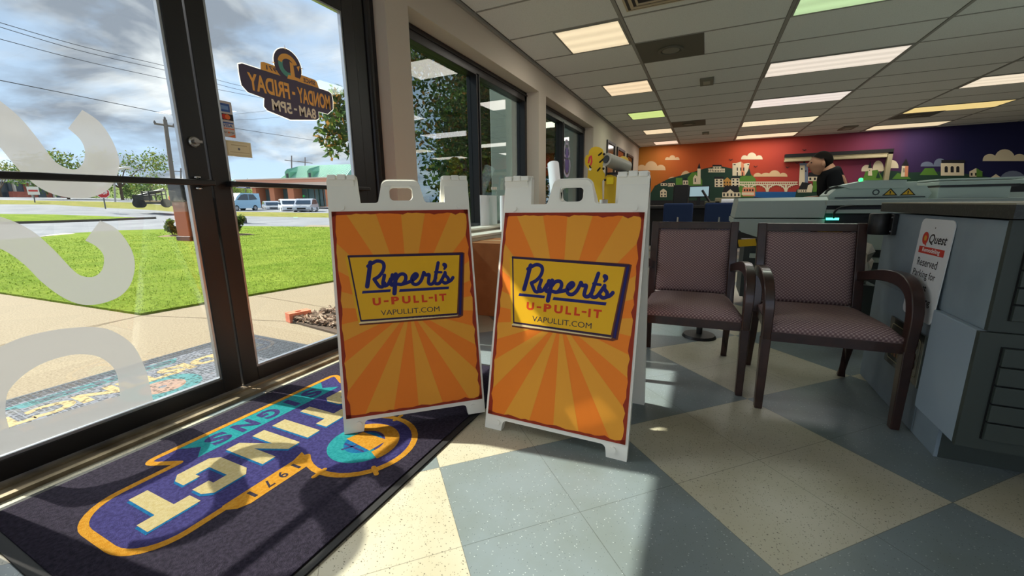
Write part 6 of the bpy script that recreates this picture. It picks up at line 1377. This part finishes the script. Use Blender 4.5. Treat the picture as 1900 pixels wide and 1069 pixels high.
# framed pictures on the left wall
for i, (y0, y1, z0, z1, lab, c) in enumerate(((9.85, 10.75, 1.35, 2.43, 'framed picture on left wall nearest the second window', (96, 84, 62)), (11.05, 12.1, 1.30, 2.41, 'framed picture in the middle of three on left wall', (112, 62, 50)), (12.5, 13.55, 1.25, 2.39, 'framed picture on left wall nearest the mural', (70, 58, 46)))):
    e = thing('picture_frame', lab, 'picture', (XW, (y0+y1)/2, (z0+z1)/2), 0, 'framed pictures on the left wall')
    m = MB(); m.prism([(y0, z0), (y1, z0), (y1, z1), (y0, z1)], YZ(XW), .002, .035, 0, [[(y0+.06, z0+.06), (y0+.06, z1-.06), (y1-.06, z1-.06), (y1-.06, z0+.06)]]); m.build('frame', BLACK, e)
    m = MB(); m.box(XW+.003, XW+.012, y0+.06, y1-.06, z0+.06, z1-.06); m.build('glazed_print', M('print_tone_%d' % i, c, .12, spec=.6), e)

# ================================================================== desks in front of the mural
YD = 8.6
e = thing('desk', 'long dark desk at the back left, in front of mural', 'desk', (-.4, YD, 0)); DK_ = M('desk_dark', (40, 38, 36), .5)
m = MB(); m.box(-1.35, 1.6, YD, YD+.9, .88, .93); m.build('desk_top', DK_, e, bevel=.004); m = MB(); m.box(-1.3, 1.55, YD+.25, YD+.3, .12, .88); m.build('modesty_panel', BLACK, e)
for x in (-1.3, .1, 1.5): m = MB(); m.box(x-.03, x+.03, YD+.04, YD+.86, 0, .88); m.build('leg', BLACK, e)
e = thing('file_box', 'black tower of boxes at left end of back desk', 'cabinet', (-.4, YD+.3, .93)); a = pt(1250, 343, 1, YD+.2); b = pt(1276, 372, 1, YD+.2)
m = MB(); m.box(a.x, b.x, YD+.2, YD+.7, .93, a.z); m.build('casing', BLACK, e, bevel=.02)
e = thing('monitor', 'small computer monitor with pale blue screen on back desk', 'monitor', (.1, YD+.3, .93)); a = pt(1278.5, 347, 1, YD+.25); b = pt(1316.5, 364, 1, YD+.25)
m = MB(); m.box(a.x, b.x, YD+.25, YD+.30, b.z-.02, a.z+.02); m.build('bezel', BLACK, e, bevel=.006); m = MB(); m.box(a.x+.02, b.x-.02, YD+.247, YD+.25, b.z, a.z); m.build('screen', M('monitor_screen', (150, 176, 184), .3, emit=((150, 178, 186), .35)), e); m = MB(); m.box((a.x+b.x)/2-.03, (a.x+b.x)/2+.03, YD+.27, YD+.32, .93, b.z); m.box((a.x+b.x)/2-.12, (a.x+b.x)/2+.12, YD+.2, YD+.4, .93, .945); m.build('stand', BLACK, e)
m = MB(); m.tube([pt(1303, 353, 1, YD+.15), pt(1316, 374, 1, YD+.12)], .022, 8); m.box(pt(1316, 374, 1, YD+.12).x-.08, pt(1316, 374, 1, YD+.12).x+.08, YD+.05, YD+.2, .93, .945); m.build('slanted_arm', BLACK, e)
e = thing('drawing_roll', 'white rolled drawing lying on back desk', 'paper roll', (.75, YD+.1, .93)); a = pt(1338, 377, 1, YD+.12); b = pt(1368, 378, 1, YD+.12); m = MB(); m.tube([(a.x, YD+.12, .99), (b.x+.1, YD+.12, .99)], .055, 16); m.build('paper', PAPER, e, smooth=True)
e = thing('papers', 'loose pale papers and greenish packs on back desk', 'papers', (.6, YD+.4, .93))
for i, (x, z, w, c) in enumerate(((1322, .08, .28, (120, 118, 96)), (1345, .14, .34, (164, 156, 124)), (1362, .10, .2, (196, 190, 170)))):
    q = pt(x, 370, 1, YD+.5); m = MB(); m.box(q.x-w/2, q.x+w/2, YD+.58, YD+.82, .93, .93+z); m.build('paper_pack', M('pack_tone_%d' % i, c, .8), e, bevel=.01)
BLUEF = M('dark_blue_fabric', (30, 48, 84), .9); 
def office_chair(label, x, y, rz):
    e = thing('office_chair', label, 'office chair', (x, y, 0), rz, 'dark blue office chairs'); P = PMAT[e.name]; T = lambda a, b, c: P @ Vector((a, b, c))
    m = MB(); m.box(-.25, .25, -.25, .25, .46, .54, 0, T); m.build('seat', BLUEF, e, bevel=.03, seg=3); m = MB(); m.box(-.23, .23, .24, .30, .60, .98, 0, T); m.build('backrest', BLUEF, e, bevel=.03, seg=3)
    m = MB(); m.tube([T(0, .27, .50), T(0, .33, .62), T(0, .30, .75)], .02, 8); m.build('back_bar', CHROME, e); m = MB(); m.tube([T(0, 0, .09), T(0, 0, .46)], .025, 10); m.build('gas_lift', CHROME, e)
    for k in range(5): m = MB(); a = 2*pi*k/5; m.tube([T(0, 0, .10), T(.28*cos(a), .28*sin(a), .07)], .018, 6); m.build('base_spoke', BLACK, e); m = MB(); m.ball(T(.28*cos(a), .28*sin(a), .03), .029); m.build('caster', BLACK, e)
office_chair('dark blue office chair at back desk, left one', -.45, 7.7, radians(185)); office_chair('dark blue office chair at back desk, right one', .25, 7.75, radians(170))
e = thing('back_partition', 'low dark partition under the mural at the back', 'partition', (2, 12.5, 0)); m = MB(); m.box(-2.1, 7.4, 12.4, 12.5, 0, .98); m.build('partition_panel', M('partition_dark', (38, 36, 38), .7), e)
